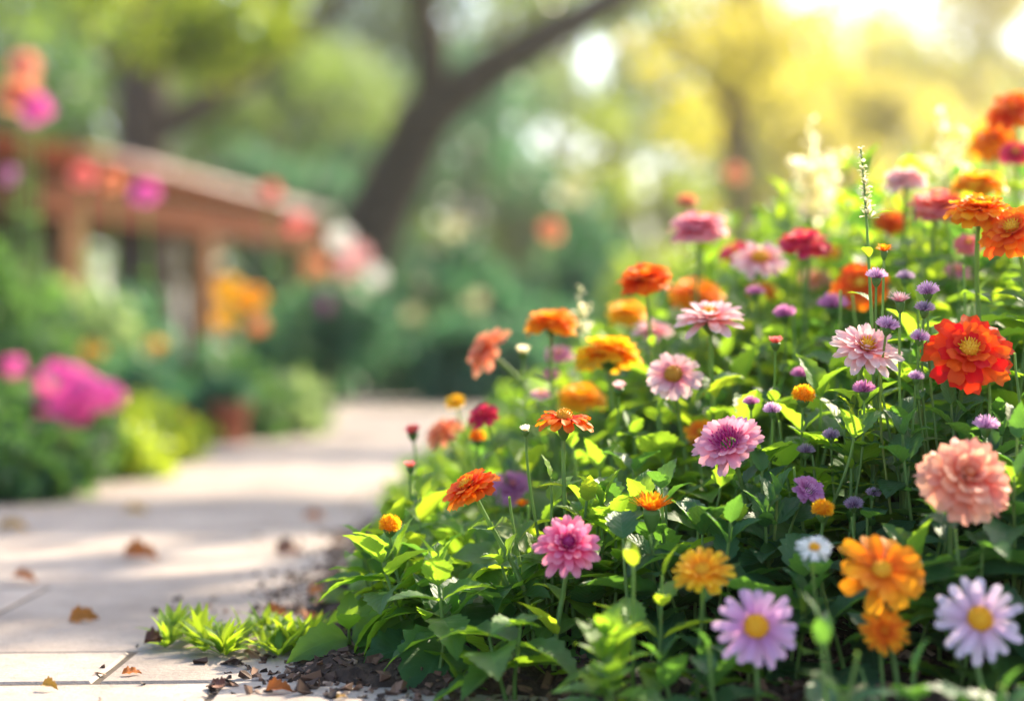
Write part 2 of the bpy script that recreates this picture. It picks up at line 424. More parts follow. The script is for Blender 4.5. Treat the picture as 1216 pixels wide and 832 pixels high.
M_SOIL = plain_mat("bed_soil", (.022, .013, .009), (.075, .045, .030), 120, .95, .9, .006)
xs = np.linspace(-.34, 2.3, 300); ys = np.linspace(.9, 3.7, 300)
sheet("soil", xs, ys, lambda X, Y: soil_z(X, Y) + .006 * vnoise(X, Y, 60, 1) + .004 * vnoise(X, Y, 130, 2), M_SOIL)

# bark and grit lying on the soil: nobody could count it
m, nt, out = new_mat("bark_chip"); P = par(nt)
col = ramp(nt, P[2], [(0, (.025, .014, .010)), (.45, (.085, .042, .025)), (.75, (.19, .095, .055)), (1, (.36, .25, .18))])
bs = N(nt, "ShaderNodeBsdfPrincipled"); nt.links.new(col, bs.inputs["Base Color"]); bs.inputs["Roughness"].default_value = .8
nt.links.new(bs.outputs[0], out.inputs[0])
ch = MB(); k = 0
while k < 6500:
    X, Y = U(-.38, .45), U(1.1, 2.6)
    d = float(bed_in(X, Y))
    if d < -.16 or d > .30 or (d < 0 and U(0, 1) > .6) or (d < -.05 and U(0, 1) > .05): continue
    k += 1
    s = abs(rng.normal(0, .0018)) + .0013
    M = frame_from(V(rng.normal() * .5, rng.normal() * .5, 1)) @ np.array([[math.cos(k), -math.sin(k), 0], [math.sin(k), math.cos(k), 0], [0, 0, 1]])
    M = M @ np.array([[1, U(-.4, .4), 0], [0, 1, 0], [U(-.3, .3), 0, 1]])
    z = max(float(soil_z(X, Y)) + .006 * float(vnoise(np.array(X), np.array(Y), 60, 1)), 0.0)
    nb = ch.n
    box(ch, V(X, Y, z + s * .4), (s * U(1.2, 3.2), s * U(.8, 1.6), s * U(.4, 1)), M, rnd=U(0, 1) ** 1.2)
    ch.v[-1] = ch.v[-1] + rng.normal(size=(8, 3)) * s * .32
tag(ch.build("bark_mulch", m, smooth=False), "loose brown bark chips and grit over the bed soil", "mulch", kind="stuff")

# ------------------------------------------------------------------ foliage of the bed
def shoot(fo, st, base, top, nodes, L, W, mats_rnd=(0, 1), prof=p_ovate, nr=12, nc=5, a_top=70, a_low=5, low=.25, serr=.10, curl=(.4, 1.1), whorl=2, stem_r=.0016, tip=True, kz=1.0):
    """A stem from base to top with opposite leaf pairs; leaves shrink and stand up towards the tip."""
    d = top - base; h = np.linalg.norm(d)
    side = V(U(-.15, .15), U(-.15, .15), 0) * h
    pts = bez(base, base + V(0, 0, h * .35) + side, top - nrm(d + V(0, 0, h)) * h * .3, top, 12)
    if st is not None: tube(st, pts, np.linspace(stem_r * 1.25, stem_r * .7, 12), 6, U(0, 1))
    phi = U(0, 6.28)
    for i in range(nodes):
        f = i / max(nodes - 1, 1)
        t = low + (1 - low) * f
        x = t * 11; k = min(int(x), 10); o = pts[k] + (pts[k + 1] - pts[k]) * (x - k)
        tg = nrm(pts[min(k + 1, 11)] - pts[k])
        F = frame_from(tg)
        sz = (1 - .55 * f ** 1.6) * (0.75 + .25 * min(1, f * 4))
        el = R(a_low + (a_top - a_low) * f ** 1.5 + U(-10, 10))
        for w in range(whorl):
            a = phi + 2 * math.pi * w / whorl + U(-.25, .25)
            rad = F[:, 0] * math.cos(a) + F[:, 1] * math.sin(a)
            dd = rad * math.cos(el) + tg * math.sin(el); nn = tg * math.cos(el) - rad * math.sin(el)
            s = sz * U(.82, 1.15)
            if covers(o, dd, L * s): continue
            strip(fo, o + rad * stem_r, dd, nn, L * s, W * s * U(.9, 1.1), prof, nr, nc, a0=.15, curl=U(*curl), fold=U(.15, .5), wave=U(.01, .05), serr=serr,
                  bend=U(-.08, .08), rnd=mats_rnd[0] + (mats_rnd[1] - mats_rnd[0]) * np.clip(f * .6 + U(-.1, .45), 0, 1))
        phi += math.pi / whorl + U(-.2, .2)
    return pts

def leafy_plant(label, px, py, Y, L=.055, W=.032, nodes=6, n=1, mat=None, spread=.03, name="leafy_plant", cat="plant", group=None, lean=(0, 0), low=.2, nr=15, prof=p_ovate, whorl=2, a_top=70, a_low=-5, curl=(.4, 1.1), serr=.10, rnd=(0, 1)):
    L *= 1.25; W *= 1.12
    top = at(px, py, Y)
    bx, by = top[0] - lean[0], top[1] - lean[1]
    base = V(bx, by, float(soil_z(bx, by)) - .004)
    root = thing(name, base, label, cat, group)
    for i in range(n):
        fo, st = MB(), MB()
        off = V(U(-1, 1), U(-1, 1), 0) * spread * (0 if i == 0 else 1)
        tp = top + off * 1.3 + V(0, 0, 0 if i == 0 else U(-.25, .0) * (top[2] - base[2]))
        shoot(fo, st, base + off * .5, tp, nodes, L, W, rnd, prof, nr, 5, low=low, whorl=whorl, a_top=a_top, a_low=a_low, curl=curl, serr=serr)
        st.build("stem", M_STEM, root, base); fo.build("foliage", mat or M_LEAF, root, base)
    return root

# ------------------------------------------------------------------ flowers
C_ = {  # petal colours: base, middle, tip
 'scarlet': ((.50, .015, .004), (.78, .036, .004), (.84, .075, .005)),
 'orange': ((.72, .10, .003), (.88, .22, .004), (.92, .36, .010)),
 'orangered': ((.60, .035, .004), (.82, .090, .004), (.88, .20, .008)),
 'gold': ((.78, .22, .003), (.90, .40, .005), (.92, .54, .02)),
 'peach': ((.55, .05, .05), (.80, .23, .15), (.88, .46, .32)),
 'peachorange': ((.70, .15, .04), (.84, .27, .09), (.88, .40, .22)),
 'pink': ((.55, .025, .16), (.78, .16, .30), (.86, .42, .47)),
 'hotpink': ((.40, .004, .12), (.76, .055, .25), (.88, .34, .47)),
 'rosepink': ((.50, .02, .22), (.80, .26, .38), (.86, .45, .52)),
 'blush': ((.70, .17, .22), (.84, .42, .44), (.90, .66, .63)),
 'coral': ((.78, .16, .06), (.86, .17, .13), (.88, .28, .26)),
 'crimson': ((.48, .006, .03), (.70, .018, .075), (.80, .06, .14)),
 'lilac': ((.56, .22, .48), (.70, .36, .61), (.79, .50, .71)),
 'palelilac': ((.66, .38, .56), (.79, .56, .71), (.86, .71, .81)),
 'white': ((.80, .78, .66), (.86, .85, .80), (.88, .87, .84)),
 'mauve': ((.36, .08, .24), (.52, .15, .38), (.64, .28, .50)),
 'purple': ((.30, .09, .26), (.52, .23, .46), (.78, .52, .70)),
 'dimpurple': ((.17, .09, .18), (.32, .20, .34), (.54, .40, .54)),
 'yellow': ((.78, .34, .004), (.88, .50, .008), (.90, .60, .02)),
 'magenta': ((.30, .004, .10), (.45, .010, .17), (.62, .08, .30)),
 'phloxpink': ((.60, .02, .30), (.80, .08, .42), (.86, .20, .55)),
 'seedcream': ((.42, .42, .18), (.62, .60, .34), (.76, .72, .52)),
 'cream': ((.84, .76, .42), (.90, .84, .56), (.93, .89, .70)),
}
def pm(c): return petal_mat("petal_" + c, *C_[c], tw=.78 if c in ('cream', 'seedcream') else .5)
M_DISC = petal_mat("disc_yellow", (.55, .20, .006), (.80, .38, .010), (.88, .52, .03), .1)
M_DISC_O = petal_mat("disc_brown_orange", (.25, .09, .01), (.48, .20, .015), (.70, .36, .03), .1)

def ring(mb, n, R_, W, el, curl, prof, r0=.12, z0=0., nr=8, nc=5, jit=.06, fold=0., wave=.03, notch=.0, ph=None, ej=6):
    ph = U(0, 6.28) if ph is None else ph
    for i in range(n):
        if n > 8 and U(0, 1) < .03: continue
        a = ph + 2 * math.pi * (i + U(-jit, jit) * 2.6) / n
        e = R(el + U(-ej, ej) * 1.35)
        rad = V(math.cos(a), math.sin(a), 0); zz = V(0, 0, 1)
        d = rad * math.cos(e) + zz * math.sin(e); nn = zz * math.cos(e) - rad * math.sin(e)
        Ls = max(R_ - r0, .1) * U(.84, 1.08)
        strip(mb, rad * r0 + zz * z0, d, nn, Ls, W * U(.9, 1.1), prof, nr, nc, 0, R(curl + U(-8, 8)), fold, wave, 0, U(-.06, .06), notch)
def disc(mb, r, h, n, k=.16, z0=0.):
    lathe(mb, [(r * math.cos(a), z0 + h * math.sin(a)) for a in np.linspace(0, 1.55, 6)], 12, .3)
    for i in range(n):
        q = (i + .5) / n; rr = math.sqrt(q); a = i * 2.39996
        p = V(r * rr * math.cos(a), r * rr * math.sin(a), z0 + h * math.sqrt(max(0, 1 - q)))
        nn = nrm(V(p[0] * h / r, p[1] * h / r, r * .6))
        tube(mb, [p - nn * r * .05, p + nn * r * k * .8, p + nn * r * k * 1.5], [r * .07, r * .085, r * .02], 5, U(0, 1))
        mb.p[-1][:, 1] = mb.p[-1][:, 1] * .8 + .2
def calyx(mb, r, h, bracts=10, spread=1.0):
    """Green cup under a head, top at z = 0."""
    lathe(mb, [(r * .22, -h), (r * .45, -h * .88), (r * .80, -h * .55), (r * 1.0, -h * .2), (r * .98, 0), (r * .4, .0)], 12)
    for k in range(bracts):
        a = 2 * math.pi * k / bracts + U(-.1, .1); rad = V(math.cos(a), math.sin(a), 0)
        strip(mb, rad * r * .55 + V(0, 0, -h * .75), rad * .45 * spread + V(0, 0, 1), rad * -1 + V(0, 0, .3), h * U(.8, 1.05), r * .55, p_lance, 5, 3, 0, -.3, .2)

def head(kind, fine=True):
    """Petals, centre and calyx of a bloom of radius 1 facing +Z."""
    pe, ce, ca = MB(), MB(), MB()
    nr = 9 if fine else 6
    if kind == 'zinnia':
        for n, r, w, el, cu in ((15, 1.0, .40, 2, 26), (14, .90, .37, 14, 22), (12, .74, .33, 26, 22), (10, .56, .28, 38, 22), (8, .42, .22, 50, 14)):
            ring(pe, n, r, w, el, cu, p_round, .14, .04 + el * .002, nr, 5, fold=.12, wave=.05, notch=.05)
        disc(ce, .21, .16, 34 if fine else 14, .26, .16); calyx(ca, .30, .40)
    elif kind == 'dahlia':
        for n, r, w, el, cu in ((11, 1.04, .46, -10, 20), (11, .92, .42, 8, 22), (10, .80, .38, 24, 20), (9, .64, .33, 38, 14), (7, .48, .27, 50, 4), (5, .34, .2, 62, -4), (4, .22, .14, 74, -8)):
            ring(pe, n, r, w, el, cu, p_round, .10, .04 + max(el, 0) * .0015, nr, 5, fold=.30, wave=.10, notch=.06)
        disc(ce, .12, .12, 12, .2, .2); calyx(ca, .30, .35)
    elif kind == 'doublepink':
        for n, r, w, el, cu in ((15, 1.04, .30, 2, 18), (14, .95, .28, 16, 16), (12, .78, .25, 30, 12), (9, .58, .22, 45, 8), (7, .42, .18, 60, 0)):
            ring(pe, n, r, w, el, cu, p_petal, .13, .03 + el * .002, nr, 5, fold=.2, wave=.05, notch=.07)
        disc(ce, .20, .22, 30, .35, .14); calyx(ca, .26, .40)
    elif kind == 'marigold':
        for n, r, w, el, cu in ((16, 1.0, .42, -6, 38), (16, .94, .40, 10, 34), (15, .84, .38, 24, 30), (13, .70, .34, 38, 24), (11, .54, .30, 52, 16), (8, .40, .25, 66, 6), (5, .30, .2, 80, 0)):
            ring(pe, n, r, w, el, cu, p_round, .10, .02 + max(el, 0) * .001, nr, 5, fold=.15, wave=.14, notch=.04)
        disc(ce, .12, .1, 8, .2, .3); calyx(ca, .30, .46)
    elif kind == 'calendula':
        for n, r, w, el, cu in ((17, 1.0, .23, 3, 12), (15, .86, .21, 15, 8), (11, .62, .18, 30, 0)):
            ring(pe, n, r, w, el, cu, p_strap, .18, .02 + el * .002, nr, 5, fold=.15, wave=.04, notch=.03)
        disc(ce, .26, .12, 44 if fine else 16, .18, .06); calyx(ca, .30, .34)
    elif kind == 'broadsingle':
        for n, r, w, el, cu in ((10, 1.02, .44, 2, 14), (8, .84, .38, 15, 10)):
            ring(pe, n, r, w, el, cu, p_round, .16, .02 + el * .002, nr, 5, fold=.2, wave=.05, notch=.02)
        disc(ce, .22, .12, 40, .18, .06); calyx(ca, .28, .34)
    elif kind == 'daisy':
        for n, r, w, el, cu in ((16, 1.0, .215, 2, 8), (9, .90, .20, 10, 8)):
            ring(pe, n, r, w, el, cu, p_strap, .20, .01 + el * .002, nr, 5, fold=.16, wave=.03, notch=.03, ej=4)
        disc(ce, .29, .17, 70 if fine else 26, .10, .02); calyx(ca, .26, .28, 12)
    elif kind == 'single':
        ring(pe, 13, 1.0, .36, 4, 22, p_strap, .20, .02, nr, 5, fold=.2, wave=.05, notch=.06)
        ring(pe, 8, .88, .30, 14, 16, p_strap, .20, .04, nr, 5, fold=.2, wave=.05, notch=.06)
        disc(ce, .31, .24, 60, .12, .04); calyx(ca, .26, .36)
    elif kind == 'droop':     # single head seen from the side, petals arched down
        ring(pe, 14, 1.02, .33, 14, 50, p_strap, .18, .0, nr, 5, fold=.25, wave=.05, notch=.05, ej=10)
        ring(pe, 11, .85, .28, 30, 50, p_strap, .16, .06, nr, 5, fold=.25, wave=.05, notch=.05, ej=10)
        disc(ce, .26, .26, 40, .2, .1); calyx(ca, .24, .62, 8, .4)
    elif kind == 'asterpink':
        for n, r, w, el, cu in ((15, 1.0, .34, 2, 12), (14, .92, .31, 13, 10), (13, .76, .27, 25, 6)):
            ring(pe, n, r, w, el, cu, p_strap, .22, .02 + el * .002, nr, 5, fold=.22, wave=.04, notch=.07)
        for i in range(70):
            q = (i + .5) / 70; a = i * 2.39996; rr = .40 * math.sqrt(q)
            p = V(rr * math.cos(a), rr * math.sin(a), .10); d = nrm(V(p[0] * 1.4, p[1] * 1.4, .55))
            strip(ce, p, d, nrm(V(-p[0], -p[1], .6)), .20 * U(.8, 1.2), .06, p_point, 4, 3, 0, -.5, .2)
        calyx(ca, .28, .36)
    elif kind == 'brush':     # narrow petals standing up in a cup
        for n, r, w, el, cu in ((18, 1.12, .17, 34, 14), (16, 1.1, .16, 48, 8), (13, 1.05, .15, 62, 4), (8, .95, .14, 76, 0)):
            ring(pe, n, r, w, el, cu, p_point, .2, .0, nr, 3, jit=.12, fold=.2, wave=.04, ej=10)
        disc(ce, .22, .2, 16, .3, .1); calyx(ca, .36, .95, 8, .3)
    elif kind == 'ball':      # tight round head of tiny florets
        for i in range(150 if fine else 80):
            q = (i + .5) / (150 if fine else 80); a = i * 2.39996; el = math.asin(1 - 1.45 * q)
            d = V(math.cos(a) * math.cos(el), math.sin(a) * math.cos(el), math.sin(el)) * V(1, 1, .9)
            strip(pe, d * .55 + V(0, 0, .35), nrm(d + V(0, 0, .12)), nrm(np.cross(d, V(.3, .2, .9))), .48 * U(.85, 1.15), .17, p_strap, 4, 3, 0, U(-.4, .6), .4)
        lathe(ce, [(.62 * math.cos(b), .35 + .6 * math.sin(b)) for b in np.linspace(-1.2, 1.5, 8)], 12); calyx(ca, .62, .85, 9, .5)
    elif kind == 'cup':       # half open bud
        for n, r, w, el, cu in ((12, 1.1, .40, 48, -6), (10, 1.1, .36, 62, -6), (8, 1.0, .30, 76, 0)):
            ring(pe, n, r, w, el, cu, p_strap, .3, .0, 6, 3, fold=.2, wave=.04, ej=8)
        disc(ce, .3, .5, 10, .2, .1); calyx(ca, .55, .9, 8, .4)
    elif kind == 'button':    # small purple thistle-like head
        for i in range(110):
            q = (i + .5) / 110; a = i * 2.39996; rr = math.sqrt(q)
            el = R(88 - 74 * rr)
            d = V(math.cos(a) * math.cos(el), math.sin(a) * math.cos(el), math.sin(el))
            strip(pe, V(math.cos(a) * .34 * rr, math.sin(a) * .34 * rr, .05), d, nrm(np.cross(d, V(.3, .2, .9))), U(.9, 1.08) * (1.12 - .25 * rr), .15, p_strap, 4, 3, 0, U(-.5, .5), .4)
        calyx(ca, .50, .95, 10, .5)
        ce = None
    return pe, ce, ca

NAMES = {'zinnia': ('zinnia', 'zinnia'), 'dahlia': ('dahlia', 'dahlia'), 'doublepink': ('zinnia', 'zinnia'), 'marigold': ('marigold', 'marigold'), 'calendula': ('calendula', 'calendula'),
         'broadsingle': ('calendula', 'calendula'), 'daisy': ('daisy', 'daisy'), 'single': ('zinnia', 'zinnia'), 'droop': ('gerbera', 'gerbera'), 'asterpink': ('aster', 'aster'), 'brush': ('marigold', 'marigold'),
         'ball': ('pompon_flower', 'flower'), 'cup': ('flower_bud', 'flower bud'), 'button': ('button_flower', 'flower')}
CENTRE = {'asterpink': 'magenta', 'dahlia': 'peachorange', 'ball': None}

def flower(kind, col, px, py, dpx, Y, az, el, label, lean=None, leaves=7, L=.058, leafmat=None, group=None, fine=None, centre=None, stem_r=None, base_Y=0.0, bent=.35, low=.05):
    """A flowering stalk: bloom centre at photo pixel (px, py), depth Y, facing az/el (0 az = towards the camera)."""
    fine = (Y < 1.66) if fine is None else fine
    rad = dpx / FPX * Y / 2
    c = at(px, py, Y); BLOOMS.append((c[0] / Y, (c[2] - CAM_Z) / Y, rad / Y * .95 + .005, Y))
    n = V(math.sin(R(az)) * math.cos(R(el)), -math.cos(R(az)) * math.cos(R(el)), math.sin(R(el)))
    bx = c[0] + (lean if lean is not None else U(-.02, .02) - n[0] * .03); by = c[1] + base_Y - n[1] * .02
    base = V(bx, by, float(soil_z(np.array(bx), np.array(by))) - .005)
    nm, cat = NAMES[kind]
    root = thing(nm, base, label, cat, group)
    pe, ce, ca = head(kind, fine)
    F = frame_from(n) * rad
    hd = pe.xf(F, c).build("flower_head", pm(col), root, base)
    chh = .4
    if ce is not None:
        cm = M_DISC_O if centre == 'brown' else pm(centre) if centre else (pm(CENTRE[kind]) if CENTRE.get(kind) else (pm(col) if kind == 'ball' else M_DISC))
        ce.xf(F, c).build("flower_centre", cm, hd)
        hd.children[0].data.transform(__import__('mathutils').Matrix.Translation(-Vector(base)))
    depth = -min(v[:, 2].min() for v in ca.v)
    ca.xf(F, c).build("calyx", M_CALYX, root, base)
    tip = c - n * rad * depth * .97
    h = max(tip[2] - base[2], .02)
    pts = bez(base, base + V(0, 0, h * .5), tip - nrm(n + V(0, 0, bent)) * h * .42, tip, 16)
    sr = stem_r or max(.0012, min(.0022, rad * .07))
    st = MB(); tube(st, pts, np.linspace(sr * 1.2, sr * .95, 16), 7, U(0, 1)); st.build("stem", M_STEM, root, base)
    if leaves:
        fo = MB(); phi = U(0, 6.28); narrow = kind in ('marigold', 'calendula', 'daisy', 'brush', 'ball')
        for i in range(leaves):
            t = low + (.82 - low) * i / max(leaves - 1, 1); k = int(t * 15); o = pts[k]; tg = nrm(pts[k + 1] - pts[k]); G = frame_from(tg)
            e = R(U(5, 40) + 15 * i / leaves); s = (1 - .5 * i / leaves) * U(.8, 1.15)
            for w in (0, math.pi):
                a = phi + w + U(-.2, .2); rd = G[:, 0] * math.cos(a) + G[:, 1] * math.sin(a)
                if covers(o, rd * math.cos(e) + tg * math.sin(e), L * s): continue
                strip(fo, o, rd * math.cos(e) + tg * math.sin(e), tg * math.cos(e) - rd * math.sin(e), L * s, L * s * (U(.24, .34) if narrow else U(.40, .56)), p_lance if narrow else p_ovate, 13 if fine else 7, 5 if fine else 3,
                      .1, U(.4, 1.2), U(.15, .5), U(.01, .05), .09 if fine else 0, U(-.08, .08))
            phi += 1.57 + U(-.2, .2)
        fo.build("foliage", leafmat or M_LEAF, root, base)
    return root

FL = flower
# --- front and in focus
FL('zinnia', 'scarlet', 1150, 419, 110, 1.45, -6, 34, "large scarlet zinnia with golden stamens, open towards the viewer beside the purple buttons", leafmat=M_LEAF_DK)
FL('dahlia', 'peach', 1147, 568, 124, 1.29, 8, 36, "peach ruffled dahlia, largest bloom of the bed, above broad dark leaves", leafmat=M_LEAF_DK, L=.065, lean=.0)
FL('doublepink', 'hotpink', 675, 648, 86, 1.37, 0, 38, "hot pink double zinnia with paler petal edges low above lime leaves", leafmat=M_LEAF_LM, centre='magenta', leaves=4)
FL('asterpink', 'rosepink', 865, 527, 90, 1.44, -32, 44, "pale pink aster with dark magenta tufted centre above a serrated dark leaf", leafmat=M_LEAF_DK, lean=.03)
FL('doublepink', 'blush', 1028, 416, 88, 1.45, 8, 50, "pale pink double zinnia with yellow stamens left of the scarlet zinnia", leafmat=M_LEAF_DK)
FL('zinnia', 'orangered', 558, 580, 76, 1.44, -58, 52, "orange red zinnia tilted left over the front edge of the bed", leafmat=M_LEAF, lean=.055, leaves=3, low=.0)
FL('droop', 'orangered', 670, 500, 76, 1.46, 15, 84, "orange gerbera with pale arched petals seen from the side on a bare stalk", leaves=2, L=.032, leafmat=M_LEAF_LM)
FL('brush', 'orange', 774, 605, 58, 1.40, 5, 84, "orange brush shaped marigold in a tall green cup left of the pale pink aster", leaves=4, leafmat=M_LEAF_DK)
FL('calendula', 'gold', 834, 678, 78, 1.29, -8, 48, "golden yellow calendula above the lilac daisy", leafmat=M_LEAF_DK, leaves=3)
FL('broadsingle', 'orange', 1047, 678, 108, 1.26, -5, 38, "broad petalled orange calendula with yellow centre between the two big daisies", leafmat=M_LEAF_DK, leaves=3)
FL('calendula', 'orange', 1050, 749, 62, 1.25, 0, 26, "small orange calendula directly under the broad orange one", leafmat=M_LEAF_DK, leaves=2, centre='orange')
FL('daisy', 'lilac', 898, 744, 104, 1.24, -6, 26, "lilac daisy with orange yellow eye at the front of the bed", leafmat=M_LEAF_DK, leaves=1, L=.03)
FL('daisy', 'palelilac', 1163, 735, 108, 1.23, 4, 26, "whitish lilac daisy with orange eye in the front right corner", leafmat=M_LEAF_DK, leaves=1, L=.03)
FL('daisy', 'white', 967, 650, 46, 1.26, 0, 52, "tiny white daisy with yellow eye on a straight pale stem", leaves=0)
FL('asterpink', 'mauve', 960, 583, 48, 1.41, 30, 40, "small mauve aster half hidden in dark leaves", leafmat=M_LEAF_DK, leaves=3, centre='lilac')
FL('ball', 'gold', 954, 473, 27, 1.50, 0, 70, "orange pompon between the pale pink aster and the double pink zinnia", leaves=3, L=.035)
FL('ball', 'gold', 977, 609, 27, 1.38, 0, 75, "orange pompon directly behind the tiny white daisy", leaves=2, L=.035, leafmat=M_LEAF_DK)
FL('ball', 'gold', 463, 627, 27, 1.50, 0, 70, "orange pompon at the left edge of the bed over the path", leaves=3, L=.04, lean=.02)
# --- middle, a little soft
FL('doublepink', 'blush', 843, 380, 86, 1.60, -12, 66, "pale pink double zinnia tilted to the light, lit white along its upper rim", leaves=5)
FL('single', 'blush', 800, 446, 72, 1.60, -12, 36, "pale pink single zinnia with domed orange brown eye", leaves=5, centre='brown')
FL('marigold', 'orange', 654, 383, 70, 1.78, 0, 80, "flat orange marigold second highest on the left slope of the bed", leaves=4)
FL('marigold', 'orangered', 766, 332, 72, 1.72, -25, 72, "orange red marigold on a thick stem above the pale pink zinnia", leaves=4)
FL('marigold', 'gold', 722, 420, 90, 1.74, 195, 80, "large golden orange marigold turned away so its green cup shows", leaves=4, lean=.03)
FL('marigold', 'gold', 690, 471, 64, 1.82, 0, 70, "yellow orange marigold just under the one turned away", leaves=4, leafmat=M_LEAF_LM)
FL('marigold', 'gold', 745, 371, 56, 1.95, 0, 70, "blurred golden marigold behind the orange red marigold", leaves=4, leafmat=M_LEAF_LM)
FL('marigold', 'orange', 828, 349, 76, 1.95, 10, 70, "wide blurred orange marigold behind the tilted pale pink zinnia", leaves=4)
FL('doublepink', 'blush', 775, 395, 54, 1.85, 0, 70, "whitish pink zinnia between the golden marigolds and the tilted zinnia", leaves=4, leafmat=M_LEAF_LM)
FL('dahlia', 'peachorange', 577, 416, 70, 1.84, -68, 32, "peach dahlia leaning far left on a long bare stem", leaves=3, lean=.075, bent=.1)
FL('marigold', 'pink', 830, 268, 76, 1.90, 0, 76, "pink flat topped bloom highest on the left half of the bed", leaves=4, leafmat=M_LEAF_LM)
FL('marigold', 'peachorange', 816, 237, 30, 2.10, 0, 70, "small orange bloom standing behind the highest pink bloom", leaves=3)
FL('marigold', 'crimson', 955, 288, 68, 1.82, -10, 74, "crimson bloom on a straight dark stem in the blurred middle of the bed", leaves=3, leafmat=M_LEAF_LM)
FL('single', 'blush', 903, 308, 72, 1.88, 0, 52, "whitish pink zinnia with orange eye left of the crimson bloom", leaves=4, leafmat=M_LEAF_LM)
FL('zinnia', 'crimson', 873, 300, 46, 2.0, -20, 60, "small crimson zinnia at the left of the whitish pink one", leaves=3)
FL('zinnia', 'peach', 968, 332, 44, 2.1, 0, 60, "blurred peach zinnia under the crimson bloom", leaves=3, leafmat=M_LEAF_LM)
FL('dahlia', 'blush', 968, 246, 44, 2.3, -20, 50, "blurred blush dahlia in front of the cream flower spikes", leaves=3)
FL('marigold', 'blush', 1075, 211, 60, 1.86, -8, 76, "flat blush pink bloom right of the tall thin seed spike", leaves=3)
FL('marigold', 'coral', 1112, 243, 74, 1.82, 0, 70, "coral pink ruffled bloom left of the layered orange marigold", leaves=4)
FL('marigold', 'orangered', 1058, 262, 46, 1.96, 0, 66, "small coral orange bloom behind the flat blush pink bloom", leaves=3)
FL('marigold', 'gold', 1162, 218, 72, 1.80, 0, 80, "golden flat topped marigold behind the layered orange marigold", leaves=3)
FL('marigold', 'orange', 1163, 250, 84, 1.53, 0, 74, "layered orange marigold with yellow petal rims at the right edge", leaves=3)
FL('zinnia', 'orangered', 1204, 275, 88, 1.50, -38, 44, "orange red zinnia cut by the right edge beside the layered marigold", leaves=3)
FL('dahlia', 'orangered', 1206, 132, 74, 1.96, -20, 56, "tallest orange red dahlia at the upper right of the bed", leaves=3)
FL('dahlia', 'orange', 1180, 168, 66, 2.02, -20, 46, "orange dahlia pressed under the tallest orange red one", leaves=3)
FL('zinnia', 'crimson', 1207, 182, 44, 1.94, -20, 50, "small crimson zinnia among the tall orange dahlias", leaves=2)
FL('zinnia', 'orangered', 1022, 340, 74, 1.80, -10, 36, "blurred orange red zinnia left of the purple button flowers", leaves=3)
FL('zinnia', 'rosepink', 1137, 322, 36, 1.80, 10, 60, "small pale pink zinnia under the layered orange marigold", leaves=3)
FL('cup', 'coral', 921, 407, 22, 1.54, 0, 84, "red pink half open bud on a pale stalk left of the double pink zinnia", leaves=2, L=.03)
FL('dahlia', 'crimson', 573, 494, 44, 1.74, -50, 52, "crimson dahlia at the left of the orange gerbera", leaves=3, leafmat=M_LEAF_LM)
FL('dahlia', 'peachorange', 525, 513, 52, 1.86, -60, 48, "peach orange blurred dahlia near the path", leaves=3, lean=.04, leafmat=M_LEAF_LM)
FL('cup', 'crimson', 490, 514, 24, 1.76, -20, 70, "small red bud beside the blurred peach orange dahlia", leaves=2, L=.035)
FL('zinnia', 'yellow', 541, 477, 28, 1.86, -20, 50, "small yellow zinnia above the crimson dahlia", leaves=2)
FL('ball', 'orange', 567, 522, 20, 1.70, 0, 80, "small orange pompon under the crimson dahlia", leaves=2, L=.035)
FL('cup', 'coral', 487, 554, 19, 1.62, 0, 84, "little coral bud on a thin stalk over the path", leaves=2, L=.035, leafmat=M_LEAF_LM)
FL('dahlia', 'mauve', 608, 578, 56, 1.76, 10, 50, "blurred mauve pink dahlia behind the orange red zinnia tilted left", leaves=3)
FL('brush', 'blush', 1069, 358, 31, 1.45, 0, 84, "pale pink brush shaped bloom among the purple button flowers", leaves=2, L=.03)
FL('brush', 'orange', 1050, 298, 24, 1.48, 0, 84, "small orange cup shaped bloom above the purple button flowers", leaves=2, L=.025)
FL('broadsingle', 'orange', 832, 513, 40, 1.64, -10, 40, "orange calendula half hidden behind the pale pink aster", leaves=3)
FL('zinnia', 'blush', 642, 468, 28, 1.76, 0, 70, "small pink bloom left of the yellow orange marigold", leaves=3, leafmat=M_LEAF_LM)
FL('cup', 'blush', 735, 461, 22, 1.62, 0, 70, "small pink bud left of the single pink zinnia", leaves=2, L=.035)
FL('zinnia', 'rosepink', 664, 421, 38, 1.92, 0, 65, "blurred pink zinnia under the flat orange marigold", leaves=3)
FL('cup', 'cream', 621, 418, 22, 1.80, -10, 80, "closed cream bud right of the peach dahlia leaning left", leaves=2, L=.035)
FL('cup', 'cream', 624, 511, 17, 1.46, -15, 78, "closed pale green bud beside the orange gerbera", leaves=2, L=.03, lean=.02)
FL('brush', 'orange', 620, 600, 20, 1.62, 0, 70, "small orange bloom tucked behind the orange red zinnia", leaves=2, L=.03)
FL('dahlia', 'rosepink', 655, 445, 24, 1.9, -10, 60, "tiny pink dahlia between the small pink bloom and the flat marigold", leaves=2)
FL('zinnia', 'orange', 905, 345, 40, 2.05, 0, 60, "blurred orange zinnia under the whitish pink one", leaves=2, leafmat=M_LEAF_LM)
FL('zinnia', 'gold', 985, 300, 36, 2.15, 0, 60, "blurred yellow zinnia right of the crimson bloom", leaves=2, leafmat=M_LEAF_LM)
FL('zinnia', 'coral', 1150, 290, 40, 1.75, 0, 50, "coral zinnia in shade under the layered marigold", leaves=2)
